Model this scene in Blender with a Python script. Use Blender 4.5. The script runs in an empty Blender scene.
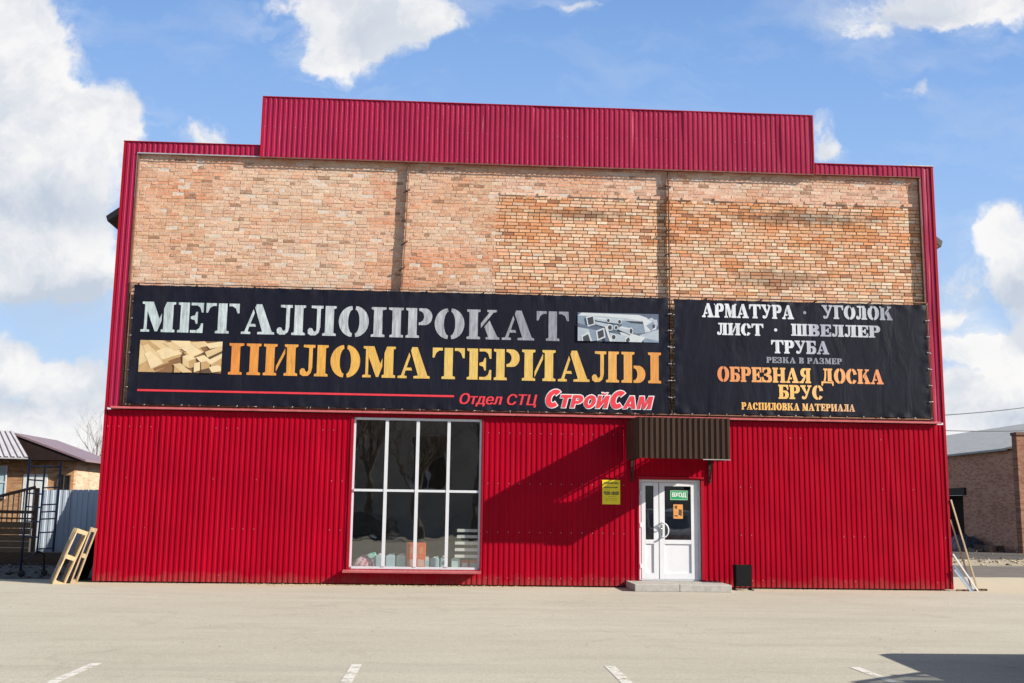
import bpy, bmesh, math, random
from mathutils import Vector, Matrix, noise
from mathutils.geometry import tessellate_polygon
random.seed(11)
scene = bpy.context.scene
COL = scene.collection
PI = math.pi

# ------------------------------------------------------------------ helpers
class MB:
    """collects geometry; build() links it as ONE mesh object"""
    def __init__(self):
        self.v = []; self.f = []; self.m = []; self.c = []; self.smooth = []
    def vert(self, p):
        self.v.append(tuple(p)); return len(self.v) - 1
    def face(self, idx, mi=0, col=None, sm=False):
        self.f.append(list(idx)); self.m.append(mi); self.c.append(col); self.smooth.append(sm)
    def quad(self, a, b, c, d, mi=0, col=None):
        self.face([self.vert(a), self.vert(b), self.vert(c), self.vert(d)], mi, col)
    def poly(self, pts, mi=0, col=None):
        self.face([self.vert(p) for p in pts], mi, col)
    def box(self, x0, x1, y0, y1, z0, z1, mi=0, M=None, col=None):
        ps = [(x0,y0,z0),(x1,y0,z0),(x1,y1,z0),(x0,y1,z0),(x0,y0,z1),(x1,y0,z1),(x1,y1,z1),(x0,y1,z1)]
        if M is not None: ps = [M @ Vector(p) for p in ps]
        i = [self.vert(p) for p in ps]
        for q in ((0,3,2,1),(4,5,6,7),(0,1,5,4),(1,2,6,5),(2,3,7,6),(3,0,4,7)):
            self.face([i[k] for k in q], mi, col)
    def bar(self, a, b, w, h, mi=0, up=(0,0,1)):
        a = Vector(a); b = Vector(b); d = (b - a); L = d.length; d.normalize()
        u = Vector(up)
        if abs(d.dot(u)) > .98: u = Vector((0,1,0))
        s = d.cross(u).normalized(); u = s.cross(d).normalized()
        M = Matrix((s, d, u)).transposed().to_4x4(); M.translation = a
        self.box(-w/2, w/2, 0, L, -h/2, h/2, mi, M)
    def tube(self, pts, r, n=8, mi=0, caps=True, sm=True):
        pts = [Vector(p) for p in pts]
        rs = r if isinstance(r, (list, tuple)) else [r]*len(pts)
        prev = None; first = None
        ref = Vector((0.31,0.2,0.93)).normalized()
        for k, p in enumerate(pts):
            d = (pts[min(k+1, len(pts)-1)] - pts[max(k-1, 0)]).normalized()
            u = ref - d*ref.dot(d)
            if u.length < .05: u = Vector((1,0,0)) - d*d.x
            u.normalize(); w = d.cross(u)
            ring = [self.vert(p + (u*math.cos(t*2*PI/n) + w*math.sin(t*2*PI/n))*rs[k]) for t in range(n)]
            if prev:
                for t in range(n):
                    self.face([prev[t], prev[(t+1)%n], ring[(t+1)%n], ring[t]], mi, None, sm)
            else: first = ring
            prev = ring
        if caps:
            self.face(first[::-1], mi); self.face(prev, mi)
    def lathe(self, prof, c, n=20, mi=0, axis='z', sm=True):
        """prof: list of (radius, height)"""
        c = Vector(c); prev = None
        for r, h in prof:
            ring = []
            for t in range(n):
                a = t*2*PI/n
                p = {'z': (r*math.cos(a), r*math.sin(a), h), 'y': (r*math.cos(a), h, r*math.sin(a)), 'x': (h, r*math.cos(a), r*math.sin(a))}[axis]
                ring.append(self.vert(c + Vector(p)))
            if prev:
                for t in range(n): self.face([prev[t], prev[(t+1)%n], ring[(t+1)%n], ring[t]], mi, None, sm)
            prev = ring
    def prism(self, pts, y0, y1, mi=0, tx=None):
        """outline in (x,z) extruded between y0 and y1"""
        a = [(p[0], y0, p[1]) for p in pts]; b = [(p[0], y1, p[1]) for p in pts]
        if tx: a = [tx(p) for p in a]; b = [tx(p) for p in b]
        ia = [self.vert(p) for p in a]; ib = [self.vert(p) for p in b]
        self.face(ia, mi); self.face(ib[::-1], mi)
        n = len(pts)
        for k in range(n): self.face([ia[k], ib[k], ib[(k+1)%n], ia[(k+1)%n]], mi)
    def build(self, name, mats, parent=None, bevel=0, fix=True, loc=None):
        me = bpy.data.meshes.new(name)
        me.from_pydata(self.v, [], self.f)
        if not isinstance(mats, (list, tuple)): mats = [mats]
        for m in mats: me.materials.append(m)
        me.polygons.foreach_set('material_index', self.m)
        me.polygons.foreach_set('use_smooth', self.smooth)
        if any(c is not None for c in self.c):
            ca = me.color_attributes.new('tint', 'FLOAT_COLOR', 'CORNER')
            for p in me.polygons:
                c = self.c[p.index] or (1,1,1,1)
                for li in p.loop_indices: ca.data[li].color = c
        if fix or bevel:
            bm = bmesh.new(); bm.from_mesh(me)
            if fix: bmesh.ops.recalc_face_normals(bm, faces=bm.faces)
            if bevel:
                es = [e for e in bm.edges if len(e.link_faces) == 2 and e.calc_face_angle(0) > .6]
                bmesh.ops.bevel(bm, geom=es, offset=bevel, segments=2, affect='EDGES', profile=.6)
            bm.to_mesh(me); bm.free()
        o = bpy.data.objects.new(name, me); COL.objects.link(o)
        if parent is not None: o.parent = parent
        if loc is not None: o.location = loc
        return o

def tag(o, label=None, cat=None, group=None, kind=None):
    if label: o['label'] = label
    if cat: o['category'] = cat
    if group: o['group'] = group
    if kind: o['kind'] = kind
    return o
def empty(name, loc=(0,0,0), label=None, cat=None, group=None, rz=0):
    o = bpy.data.objects.new(name, None); COL.objects.link(o); o.location = loc; o.rotation_euler = (0,0,rz)
    o.empty_display_size = .2
    return tag(o, label, cat, group)
def part_label(o, s): o['label'] = s; return o

# ------------------------------------------------------------------ materials
def new_mat(name):
    m = bpy.data.materials.new(name); m.use_nodes = True
    nt = m.node_tree
    return m, nt, nt.nodes['Principled BSDF']
def nd(nt, typ, **kw):
    n = nt.nodes.new(typ)
    for k, v in kw.items():
        if k == 'ins':
            for kk, vv in v.items(): n.inputs[kk].default_value = vv
        else: setattr(n, k, v)
    return n
def mathn(nt, op, a, b=None, c=None, clamp=False):
    n = nt.nodes.new('ShaderNodeMath'); n.operation = op; n.use_clamp = clamp
    for i, x in enumerate((a, b, c)):
        if x is None: continue
        if isinstance(x, (int, float)): n.inputs[i].default_value = x
        else: nt.links.new(x, n.inputs[i])
    return n.outputs[0]
def mixc(nt, fac, a, b, blend='MIX'):
    n = nt.nodes.new('ShaderNodeMix'); n.data_type = 'RGBA'; n.blend_type = blend
    for key, x in ((0, fac), (6, a), (7, b)):
        if isinstance(x, (int, float)): n.inputs[key].default_value = x
        elif isinstance(x, tuple): n.inputs[key].default_value = x if len(x) == 4 else (*x, 1)
        else: nt.links.new(x, n.inputs[key])
    return n.outputs[2]
def noise_tex(nt, scale, detail=4, rough=.55, vec=None, dist=0):
    n = nd(nt, 'ShaderNodeTexNoise', ins={'Scale': scale, 'Detail': detail, 'Roughness': rough, 'Distortion': dist})
    if vec is not None: nt.links.new(vec, n.inputs['Vector'])
    return n.outputs[0]
def ramp(nt, fac, stops, interp='LINEAR'):
    n = nt.nodes.new('ShaderNodeValToRGB'); n.color_ramp.interpolation = interp
    el = n.color_ramp.elements
    while len(el) < len(stops): el.new(.5)
    for e, (p, c) in zip(el, stops):
        e.position = p; e.color = c if len(c) == 4 else (*c, 1)
    nt.links.new(fac, n.inputs[0]); return n.outputs[0]
def maprange(nt, x, a, b, c=0., d=1., smooth=False):
    n = nt.nodes.new('ShaderNodeMapRange'); n.clamp = True
    if smooth: n.interpolation_type = 'SMOOTHSTEP'
    nt.links.new(x, n.inputs[0])
    for i, v in enumerate((a, b, c, d)): n.inputs[i+1].default_value = v
    return n.outputs[0]
def coords(nt, which='Object', scale=(1,1,1)):
    t = nt.nodes.new('ShaderNodeTexCoord')
    if scale == (1,1,1): return t.outputs[which]
    mp = nd(nt, 'ShaderNodeMapping', ins={'Scale': scale}); nt.links.new(t.outputs[which], mp.inputs[0])
    return mp.outputs[0]
def geo_pos(nt, scale=(1,1,1)):
    t = nt.nodes.new('ShaderNodeNewGeometry')
    if scale == (1,1,1): return t.outputs['Position']
    mp = nd(nt, 'ShaderNodeMapping', ins={'Scale': scale}); nt.links.new(t.outputs['Position'], mp.inputs[0])
    return mp.outputs[0]
def bump(nt, b, height, strength=.3, dist=.01):
    n = nd(nt, 'ShaderNodeBump', ins={'Strength': strength, 'Distance': dist})
    nt.links.new(height, n.inputs['Height']); nt.links.new(n.outputs[0], b.inputs['Normal'])
def mat(name, color, rough=.6, metal=0., var=.25, scale=6., bscale=60., bstr=.15, spec=.5, stretch=(1,1,1), dark=None):
    """principled with mottled colour, roughness variation and fine bump"""
    m, nt, b = new_mat(name)
    v = coords(nt, 'Object', stretch)
    n1 = noise_tex(nt, scale, 6, .6, v)
    dk = dark or tuple(c*(1-var) for c in color)
    lt = tuple(min(1, c*(1+var*.6)) for c in color)
    col = ramp(nt, n1, [(.3, dk), (.5, color), (.72, lt)])
    nt.links.new(col, b.inputs['Base Color'])
    n2 = noise_tex(nt, scale*3.1, 3, .5, v)
    nt.links.new(maprange(nt, n2, .3, .7, max(.03, rough-.1), min(1, rough+.1)), b.inputs['Roughness'])
    b.inputs['Metallic'].default_value = metal
    b.inputs['Specular IOR Level'].default_value = spec
    if bstr: bump(nt, b, noise_tex(nt, bscale, 3, .5, v), bstr, .004)
    return m

def mat_painted_sheet(name, base, dirtcol=(.15,.10,.075), rough=.42, base_dirt=True, spec=.5, fade=.004):
    """painted profiled steel: faded patches, rain streaks, splashed dirt at the foot"""
    m, nt, b = new_mat(name)
    P = geo_pos(nt)
    big = noise_tex(nt, .7, 4, .55, P)
    streak = noise_tex(nt, 1., 5, .6, geo_pos(nt, (9., 9., .35)))
    fine = noise_tex(nt, 34., 4, .6, P)
    c = ramp(nt, big, [(.3, tuple(x*.88 for x in base)), (.7, tuple(min(1, x*1.1) for x in base))])
    faded = tuple(min(1, x*.95 + fade) for x in base)
    b.inputs['Specular IOR Level'].default_value = spec
    c = mixc(nt, mathn(nt, 'MULTIPLY', maprange(nt, streak, .5, .78), .32), c, faded)
    spots = maprange(nt, fine, .66, .74)
    c = mixc(nt, mathn(nt, 'MULTIPLY', spots, .22), c, faded)
    if base_dirt:
        sep = nt.nodes.new('ShaderNodeSeparateXYZ'); nt.links.new(P, sep.inputs[0])
        h = mathn(nt, 'ADD', sep.outputs[2], mathn(nt, 'MULTIPLY', mathn(nt, 'SUBTRACT', noise_tex(nt, 2.6, 5, .65, P), .5), .55))
        d = mathn(nt, 'MULTIPLY', maprange(nt, h, -.04, .24, 1, 0), .42)
        d2 = mathn(nt, 'MULTIPLY', d, maprange(nt, fine, .3, .6, .45, 1))
        c = mixc(nt, d2, c, dirtcol)
    nt.links.new(c, b.inputs['Base Color'])
    nt.links.new(maprange(nt, streak, .3, .7, rough-.08, rough+.14), b.inputs['Roughness'])
    bump(nt, b, noise_tex(nt, 5., 3, .5, P), .10, .02)
    return m

M = {}
M['red'] = mat_painted_sheet('red_painted_sheet', (.300, .0004, .0125), rough=.36, spec=.09)
M['red_sky_glare'] = mat_painted_sheet('red_sheet_sky_glare', (.270, .0070, .040), rough=.36, spec=.28, base_dirt=False)  # upper red sheet: pinkish sky glare put into the base colour
M['red_trim'] = mat_painted_sheet('red_trim_steel', (.30, .003, .014), rough=.40, base_dirt=False, spec=.2)
M['brown'] = mat_painted_sheet('brown_painted_sheet', (.046, .025, .016), rough=.45, base_dirt=False, spec=.18, fade=.02)
M['rust'] = mat('rusty_steel', (.13, .062, .035), .75, .2, .45, 9, 80, .3)
M['iron'] = mat('dark_iron', (.028, .021, .019), .7, 0, .35, 12, 80, .2, spec=.2)
M['galv'] = mat('pale_galvanised_trim', (.52, .48, .46), .42, .6, .2, 8, 60, .1)
M['pink_trim'] = mat('pinkish_red_flashing', (.36, .085, .09), .42, 0, .25, 5, 60, .12)  # pinkish red, paler than the other red trim
M['white_pvc'] = mat('white_plastic', (.56, .57, .60), .35, 0, .06, 3, 40, .03)
M['white_door'] = mat('white_door_plastic', (.63, .64, .665), .35, 0, .06, 3, 40, .03)
M['seal'] = mat('black_rubber', (.02,.02,.02), .6, 0, .2, 20, 60, .1)
M['steel'] = mat('brushed_steel', (.62,.62,.62), .28, .9, .1, 10, 60, .05)
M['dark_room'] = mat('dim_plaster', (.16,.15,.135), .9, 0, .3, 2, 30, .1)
M['roof_dark'] = mat('dark_roof_sheet', (.06,.055,.05), .5, .3, .3, 3, 30, .1)
M['fibre'] = mat('weathered_grey_roof', (.34,.34,.33), .75, 0, .25, 2.5, 30, .15)
M['wood'] = mat('pale_pine', (.44,.315,.175), .7, 0, .3, 5, 40, .2, stretch=(14,14,1.2))
M['wood_grey'] = mat('weathered_plank', (.34,.25,.155), .8, 0, .4, 5, 40, .25, stretch=(12,12,1.2))
M['board_brown'] = mat('ochre_brown_board', (.17,.10,.05), .8, 0, .4, 4, 40, .2, stretch=(1.5,10,10))
M['wood_brown'] = mat('brown_stained_board', (.085,.045,.024), .75, 0, .4, 4, 40, .2, stretch=(1.5,10,10))
M['black_board'] = mat('dark_bitumen_board', (.016,.012,.010), .85, 0, .4, 6, 40, .2, spec=.12)
M['blue_steel'] = mat('dark_blue_paint', (.022,.036,.075), .45, .1, .35, 12, 60, .15)
M['fence_light'] = mat_painted_sheet('blue_grey_sheet', (.36,.41,.47), base_dirt=True)
M['fence_dark'] = mat_painted_sheet('slate_blue_sheet', (.33,.38,.45), base_dirt=True)
M['bark'] = mat('bare_bark', (.10,.075,.055), .9, 0, .4, 8, 40, .3)
M['black_paint'] = mat('black_paint', (.007,.007,.008), .8, 0, .3, 10, 60, .2, spec=.12)
M['tyre'] = mat('tyre_rubber', (.02,.02,.021), .8, 0, .3, 14, 60, .2)
M['van_white'] = mat('white_vehicle_paint', (.72,.72,.70), .25, 0, .06, 2, 30, .02)
M['car_dark'] = mat('dark_vehicle_paint', (.02,.024,.03), .22, .1, .1, 2, 30, .02)
M['white_line'] = None

def mat_glass(name, tint=(.80,.83,.82), refl=1.0):
    m, nt, b = new_mat(name); nt.nodes.remove(b)
    out = nt.nodes['Material Output']
    tr = nd(nt, 'ShaderNodeBsdfTransparent'); tr.inputs[0].default_value = (*tint, 1)
    gl = nd(nt, 'ShaderNodeBsdfGlossy'); gl.inputs['Roughness'].default_value = .015
    gl.inputs[0].default_value = (refl, refl, refl, 1)
    geo = nt.nodes.new('ShaderNodeNewGeometry')
    dt = nd(nt, 'ShaderNodeVectorMath', operation='DOT_PRODUCT'); nt.links.new(geo.outputs['Normal'], dt.inputs[0]); nt.links.new(geo.outputs['Incoming'], dt.inputs[1])
    om = mathn(nt, 'SUBTRACT', 1., mathn(nt, 'ABSOLUTE', dt.outputs['Value']))
    fr_out = mathn(nt, 'ADD', mathn(nt, 'MULTIPLY', mathn(nt, 'POWER', om, 5.), .80), .20)     # double glazing
    bp = nd(nt, 'ShaderNodeBump', ins={'Strength': .08, 'Distance': .02})
    nt.links.new(noise_tex(nt, 1.7, 2, .5, geo_pos(nt)), bp.inputs['Height'])
    nt.links.new(bp.outputs[0], gl.inputs['Normal'])
    mx = nd(nt, 'ShaderNodeMixShader')
    nt.links.new(fr_out, mx.inputs[0]); nt.links.new(tr.outputs[0], mx.inputs[1]); nt.links.new(gl.outputs[0], mx.inputs[2])
    nt.links.new(mx.outputs[0], out.inputs[0])
    return m
M['glass'] = mat_glass('window_glass')
M['dark_glass'] = mat('dark_tinted_glass', (.012,.014,.016), .06, 0, .1, 1, 10, 0)

def mat_brick_attr(name):
    """bricks laid as geometry; each carries its own fired colour, the shader adds grain, soot and lime stains"""
    m, nt, b = new_mat(name)
    at = nd(nt, 'ShaderNodeAttribute', attribute_name='tint')
    P = geo_pos(nt)
    n1 = noise_tex(nt, 26, 5, .65, P)
    c = mixc(nt, 1., at.outputs['Color'], ramp(nt, n1, [(.3, (.74,.72,.70)), (.55, (1,1,1)), (.75, (1.14,1.14,1.15))]), 'MULTIPLY')
    smear = noise_tex(nt, 11., 6, .72, geo_pos(nt, (1,1,1.7)))
    c = mixc(nt, mathn(nt, 'MULTIPLY', maprange(nt, smear, .50, .66), mathn(nt, 'MULTIPLY', at.outputs['Alpha'], .58)), c, (.62,.47,.375))
    c = mixc(nt, mathn(nt, 'MULTIPLY', maprange(nt, smear, .44, .34), mathn(nt, 'MULTIPLY', at.outputs['Alpha'], .42)), c, (.40,.22,.13))
    pit = noise_tex(nt, 32., 5, .7, P)
    c = mixc(nt, mathn(nt, 'MULTIPLY', maprange(nt, pit, .58, .68), .62), c, (.15,.085,.06))
    soot = noise_tex(nt, 2.3, 6, .7, geo_pos(nt, (1.,1.,2.2)))
    c = mixc(nt, mathn(nt, 'MULTIPLY', maprange(nt, soot, .60, .74), .55), c, (.075,.05,.035))
    # damp soot runs under the broken course on the right, with ragged outline
    sep = nt.nodes.new('ShaderNodeSeparateXYZ'); nt.links.new(P, sep.inputs[0])
    def patch(cx, cz, rx, rz, amt, c):
        dx = mathn(nt, 'POWER', mathn(nt, 'DIVIDE', mathn(nt, 'SUBTRACT', sep.outputs[0], cx), rx), 2)
        dz = mathn(nt, 'POWER', mathn(nt, 'DIVIDE', mathn(nt, 'SUBTRACT', sep.outputs[2], cz), rz), 2)
        s = mathn(nt, 'SUBTRACT', 1., mathn(nt, 'ADD', dx, dz))
        s = mathn(nt, 'ADD', s, mathn(nt, 'MULTIPLY', mathn(nt, 'SUBTRACT', noise_tex(nt, 5.5, 6, .75, P), .5), 3.2))
        return mixc(nt, mathn(nt, 'MULTIPLY', maprange(nt, s, .25, .95), amt), c, (.085,.058,.04))
    c = patch(15.6, 8.42, 2.6, .26, .62, c)
    c = patch(14.9, 6.95, 1.7, .30, .45, c)
    c = patch(10.4, 8.35, 1.6, .16, .5, c)
    nt.links.new(c, b.inputs['Base Color'])
    b.inputs['Roughness'].default_value = .93
    b.inputs['Specular IOR Level'].default_value = .2
    bump(nt, b, noise_tex(nt, 70, 5, .7, P), .55, .008)
    return m
M['brick'] = mat_brick_attr('laid_brick')

def mat_brick_tex(name, c1, c2, c3, mortar, ax='x', row=.077, ln=.26):
    """procedural brick for walls seen small or from the side"""
    m, nt, b = new_mat(name)
    P = geo_pos(nt); sep = nt.nodes.new('ShaderNodeSeparateXYZ'); nt.links.new(P, sep.inputs[0])
    s = sep.outputs[0 if ax == 'x' else 1]; z = sep.outputs[2]
    rz = mathn(nt, 'DIVIDE', z, row); r = mathn(nt, 'FLOOR', rz)
    off = mathn(nt, 'MULTIPLY', mathn(nt, 'MODULO', r, 2.), .5)
    sx = mathn(nt, 'ADD', mathn(nt, 'DIVIDE', s, ln), off); q = mathn(nt, 'FLOOR', sx)
    cmb = nt.nodes.new('ShaderNodeCombineXYZ'); nt.links.new(q, cmb.inputs[0]); nt.links.new(r, cmb.inputs[1])
    wn = nd(nt, 'ShaderNodeTexWhiteNoise', noise_dimensions='2D'); nt.links.new(cmb.outputs[0], wn.inputs[0])
    col = ramp(nt, wn.outputs[0], [(0, c1), (.4, c2), (.8, c3), (1, tuple(x*.72 for x in c1))])
    fz = mathn(nt, 'FRACT', rz); fx = mathn(nt, 'FRACT', sx)
    jz = mathn(nt, 'LESS_THAN', fz, .15); jx = mathn(nt, 'LESS_THAN', fx, .045)
    j = mathn(nt, 'MAXIMUM', jz, jx)
    col = mixc(nt, j, col, mortar)
    big = noise_tex(nt, .8, 6, .65, P)
    col = mixc(nt, mathn(nt, 'MULTIPLY', maprange(nt, big, .5, .75), .6), col, tuple(x*.45 for x in c1))
    nt.links.new(col, b.inputs['Base Color']); b.inputs['Roughness'].default_value = .95
    b.inputs['Specular IOR Level'].default_value = .2
    h = mathn(nt, 'ADD', mathn(nt, 'SUBTRACT', 1., j), mathn(nt, 'MULTIPLY', noise_tex(nt, 40, 4, .6, P), .6))
    bump(nt, b, h, .6, .012)
    return m
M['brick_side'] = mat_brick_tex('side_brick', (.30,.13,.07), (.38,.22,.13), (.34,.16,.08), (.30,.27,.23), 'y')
M['brick_dark'] = mat_brick_tex('old_brown_brick', (.52,.225,.135), (.56,.31,.20), (.43,.17,.105), (.40,.32,.26), 'y')
M['brick_dark_front'] = mat_brick_tex('old_brown_brick_front', (.28,.12,.07), (.36,.18,.11), (.24,.10,.06), (.26,.22,.19), 'x')
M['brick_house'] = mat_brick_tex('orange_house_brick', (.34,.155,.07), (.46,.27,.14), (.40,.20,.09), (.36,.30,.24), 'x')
M['brick_house_side'] = mat_brick_tex('sunlit_house_brick', (.44,.30,.20), (.50,.36,.25), (.42,.26,.17), (.42,.36,.3), 'y')  # paler copy of the house brick: sun on the side wall put into the colour

def mat_ground():
    m, nt, b = new_mat('worn_pale_asphalt')
    P = geo_pos(nt)
    big = noise_tex(nt, .16, 5, .6, P)
    mid = noise_tex(nt, 1.1, 5, .62, geo_pos(nt, (.45, 1.7, 1)), .6)
    fine = noise_tex(nt, 55, 3, .7, P)
    c = ramp(nt, big, [(.3, (.335,.313,.257)), (.5, (.362,.340,.282)), (.72, (.388,.366,.306))])
    c = mixc(nt, mathn(nt, 'MULTIPLY', maprange(nt, mid, .5, .74), .42), c, (.270,.250,.206))
    c = mixc(nt, mathn(nt, 'MULTIPLY', maprange(nt, mid, .42, .28), .35), c, (.435,.412,.350))
    # aggregate speckle
    vo = nd(nt, 'ShaderNodeTexVoronoi', ins={'Scale': 70.}); nt.links.new(P, vo.inputs['Vector'])
    sp = nt.nodes.new('ShaderNodeSeparateColor'); nt.links.new(vo.outputs['Color'], sp.inputs[0])
    c = mixc(nt, .30, c, mixc(nt, 1., c, ramp(nt, sp.outputs[0], [(0, (.55,.53,.5)), (.5, (1,1,1)), (1, (1.45,1.43,1.4))]), 'MULTIPLY'))
    # tyre-polished bands along the lot
    band = noise_tex(nt, 1., 4, .6, geo_pos(nt, (.07, 1.1, 1)), .3)
    c = mixc(nt, mathn(nt, 'MULTIPLY', maprange(nt, band, .52, .72), .24), c, (.240,.226,.192))
    # hairline cracks
    wob = nd(nt, 'ShaderNodeMix'); 
    vc = nd(nt, 'ShaderNodeTexVoronoi', feature='DISTANCE_TO_EDGE', ins={'Scale': .23})
    va = nd(nt, 'ShaderNodeVectorMath', operation='ADD'); 
    nn = nd(nt, 'ShaderNodeTexNoise', ins={'Scale': .9, 'Detail': 6., 'Roughness': .6}); nt.links.new(P, nn.inputs['Vector'])
    vs = nd(nt, 'ShaderNodeVectorMath', operation='SCALE'); nt.links.new(nn.outputs['Color'], vs.inputs[0]); vs.inputs['Scale'].default_value = 1.6
    nt.links.new(P, va.inputs[0]); nt.links.new(vs.outputs[0], va.inputs[1]); nt.links.new(va.outputs[0], vc.inputs['Vector'])
    nt.nodes.remove(wob)
    cr = mathn(nt, 'MULTIPLY', maprange(nt, vc.outputs['Distance'], .0, .006, 1, 0), maprange(nt, noise_tex(nt, .4, 2, .5, P), .44, .56))
    c = mixc(nt, mathn(nt, 'MULTIPLY', cr, .30), c, (.18,.16,.135))
    # sandy drift against the shop wall
    sep = nt.nodes.new('ShaderNodeSeparateXYZ'); nt.links.new(P, sep.inputs[0])
    e = mathn(nt, 'ADD', sep.outputs[1], mathn(nt, 'MULTIPLY', mathn(nt, 'SUBTRACT', noise_tex(nt, 1.6, 5, .7, P), .5), 1.1))
    c = mixc(nt, mathn(nt, 'MULTIPLY', maprange(nt, e, -1.3, -.1, 0, 1), .6), c, (.42,.365,.265))
    # oil and water stains
    st = noise_tex(nt, .75, 6, .7, P, .5)
    c = mixc(nt, mathn(nt, 'MULTIPLY', maprange(nt, st, .60, .70), .28), c, (.17,.155,.13))
    sp_ = noise_tex(nt, 3.3, 3, .5, P)
    c = mixc(nt, mathn(nt, 'MULTIPLY', maprange(nt, sp_, .70, .76), .35), c, (.15,.135,.115))
    nt.links.new(c, b.inputs['Base Color']); b.inputs['Roughness'].default_value = .88
    b.inputs['Specular IOR Level'].default_value = .25
    h = mathn(nt, 'ADD', fine, mathn(nt, 'MULTIPLY', noise_tex(nt, 6, 5, .6, P), 1.2))
    bump(nt, b, h, .32, .008)
    return m
M['ground'] = mat_ground()
M['soil'] = mat('dark_yard_soil', (.050,.041,.034), .95, 0, .5, 1.6, 20, .8)
M['asphalt'] = mat('dark_road_asphalt', (.105,.088,.072), .9, 0, .3, 1.2, 50, .4)
M['drygrass'] = mat('dry_verge', (.30,.25,.175), .95, 0, .55, 2.6, 14, .9)
M['concrete'] = mat('grey_concrete', (.36,.34,.31), .85, 0, .22, 7, 60, .35)
def mat_paver():
    m, nt, b = new_mat('step_pavers')
    br = nd(nt, 'ShaderNodeTexBrick', ins={'Color1': (.36,.345,.315,1), 'Color2': (.30,.29,.265,1), 'Mortar': (.17,.155,.14,1), 'Scale': 1., 'Mortar Size': .006, 'Brick Width': .2, 'Row Height': .1})
    nt.links.new(geo_pos(nt), br.inputs['Vector'])
    c = mixc(nt, 1., br.outputs[0], ramp(nt, noise_tex(nt, 9, 5, .6, geo_pos(nt)), [(.3, (.8,.8,.78)), (.7, (1.15,1.15,1.15))]), 'MULTIPLY')
    nt.links.new(c, b.inputs['Base Color']); b.inputs['Roughness'].default_value = .9
    bump(nt, b, mathn(nt, 'SUBTRACT', 1., br.outputs[1]), .4, .006)
    return m
M['paver'] = mat_paver()
def mat_line():
    m, nt, b = new_mat('worn_road_paint')
    P = geo_pos(nt)
    n = noise_tex(nt, 7, 7, .72, P)
    b.inputs['Base Color'].default_value = (.58,.56,.515,1); b.inputs['Roughness'].default_value = .8
    tr = nd(nt, 'ShaderNodeBsdfTransparent'); mx = nd(nt, 'ShaderNodeMixShader')
    nt.links.new(mathn(nt, 'MULTIPLY', maprange(nt, n, .30, .52), .92), mx.inputs[0]); nt.links.new(tr.outputs[0], mx.inputs[1]); nt.links.new(b.outputs[0], mx.inputs[2])
    nt.links.new(mx.outputs[0], nt.nodes['Material Output'].inputs[0])
    return m
M['line'] = mat_line()
def mat_banner():
    m, nt, b = new_mat('black_vinyl_banner')
    P = geo_pos(nt)
    c = ramp(nt, noise_tex(nt, .8, 5, .6, P), [(.3, (.0055,.006,.0125)), (.7, (.009,.010,.019))])
    dust = maprange(nt, noise_tex(nt, 1., 6, .65, geo_pos(nt, (5, 5, .6))), .52, .8)
    c = mixc(nt, mathn(nt, 'MULTIPLY', dust, .05), c, (.16,.15,.14))
    nt.links.new(c, b.inputs['Base Color']); b.inputs['Roughness'].default_value = .5; b.inputs['Specular IOR Level'].default_value = .14
    h = mathn(nt, 'ADD', noise_tex(nt, .9, 3, .5, geo_pos(nt, (1.6,1,.5)), 1.4), mathn(nt, 'MULTIPLY', noise_tex(nt, 4.5, 4, .6, geo_pos(nt, (1,1,.55)), .8), .18))
    bump(nt, b, h, .55, .05)
    return m
M['banner'] = mat_banner()
def mat_print(name, stops, x0, x1, streak=(1,1,1), amt=.25, sc=10., rough=.5):
    """printed lettering: an ink tone that runs along the word, with a printed grain"""
    m, nt, b = new_mat(name)
    P = geo_pos(nt); sep = nt.nodes.new('ShaderNodeSeparateXYZ'); nt.links.new(P, sep.inputs[0])
    c = ramp(nt, maprange(nt, sep.outputs[0], x0, x1), stops)
    g = noise_tex(nt, sc, 5, .65, geo_pos(nt, streak), .5)
    c = mixc(nt, 1., c, ramp(nt, g, [(.3, (1-amt,)*3), (.5, (1,1,1)), (.7, (1+amt,)*3)]), 'MULTIPLY')
    nt.links.new(c, b.inputs['Base Color']); b.inputs['Roughness'].default_value = rough
    return m
M['ink_silver'] = mat_print('silver_ink', [(0,(.36,.43,.44)),(.35,(.41,.455,.475)),(.62,(.31,.325,.35)),(1,(.18,.19,.225))], .6, 10.1, (4,1,.5), .42, 5)
M['ink_gold'] = mat_print('gold_ink', [(0,(.56,.19,.035)),(.22,(.58,.30,.05)),(.5,(.56,.39,.10)),(.75,(.57,.37,.09)),(1,(.56,.22,.04))], 2.5, 12.2, (5,1,.5), .24, 6)
M['ink_silver2'] = mat_print('silver_ink_small', [(0,(.56,.59,.62)),(.5,(.50,.53,.57)),(.62,(.26,.28,.34)),(.8,(.46,.48,.52)),(1,(.18,.20,.25))], 13., 17.5, (3,1,.6), .2, 6)
M['ink_gray'] = mat('grey_ink', (.20,.21,.25), .5, 0, .2, 8, 40, 0)
M['ink_orange'] = mat_print('orange_ink', [(0,(.58,.19,.07)),(.5,(.74,.42,.14)),(1,(.60,.21,.08))], 13.4, 17.2, (3,1,.6), .15, 6)
M['ink_yellow'] = mat_print('amber_ink', [(0,(.74,.38,.09)),(.5,(.72,.42,.13)),(1,(.60,.35,.2))], 13.9, 16.5, (3,1,.6), .15, 6)
M['ink_red'] = mat('red_ink', (.62,.03,.045), .5, 0, .12, 6, 40, 0)
M['ink_white'] = mat('white_ink', (.72,.70,.70), .5, 0, .08, 6, 40, 0)
M['ink_black'] = mat('black_ink', (.03,.03,.025), .6, 0, .1, 6, 40, 0)
M['ink_olive'] = mat('faint_ink', (.33,.27,.03), .6, 0, .1, 6, 40, 0)
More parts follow.
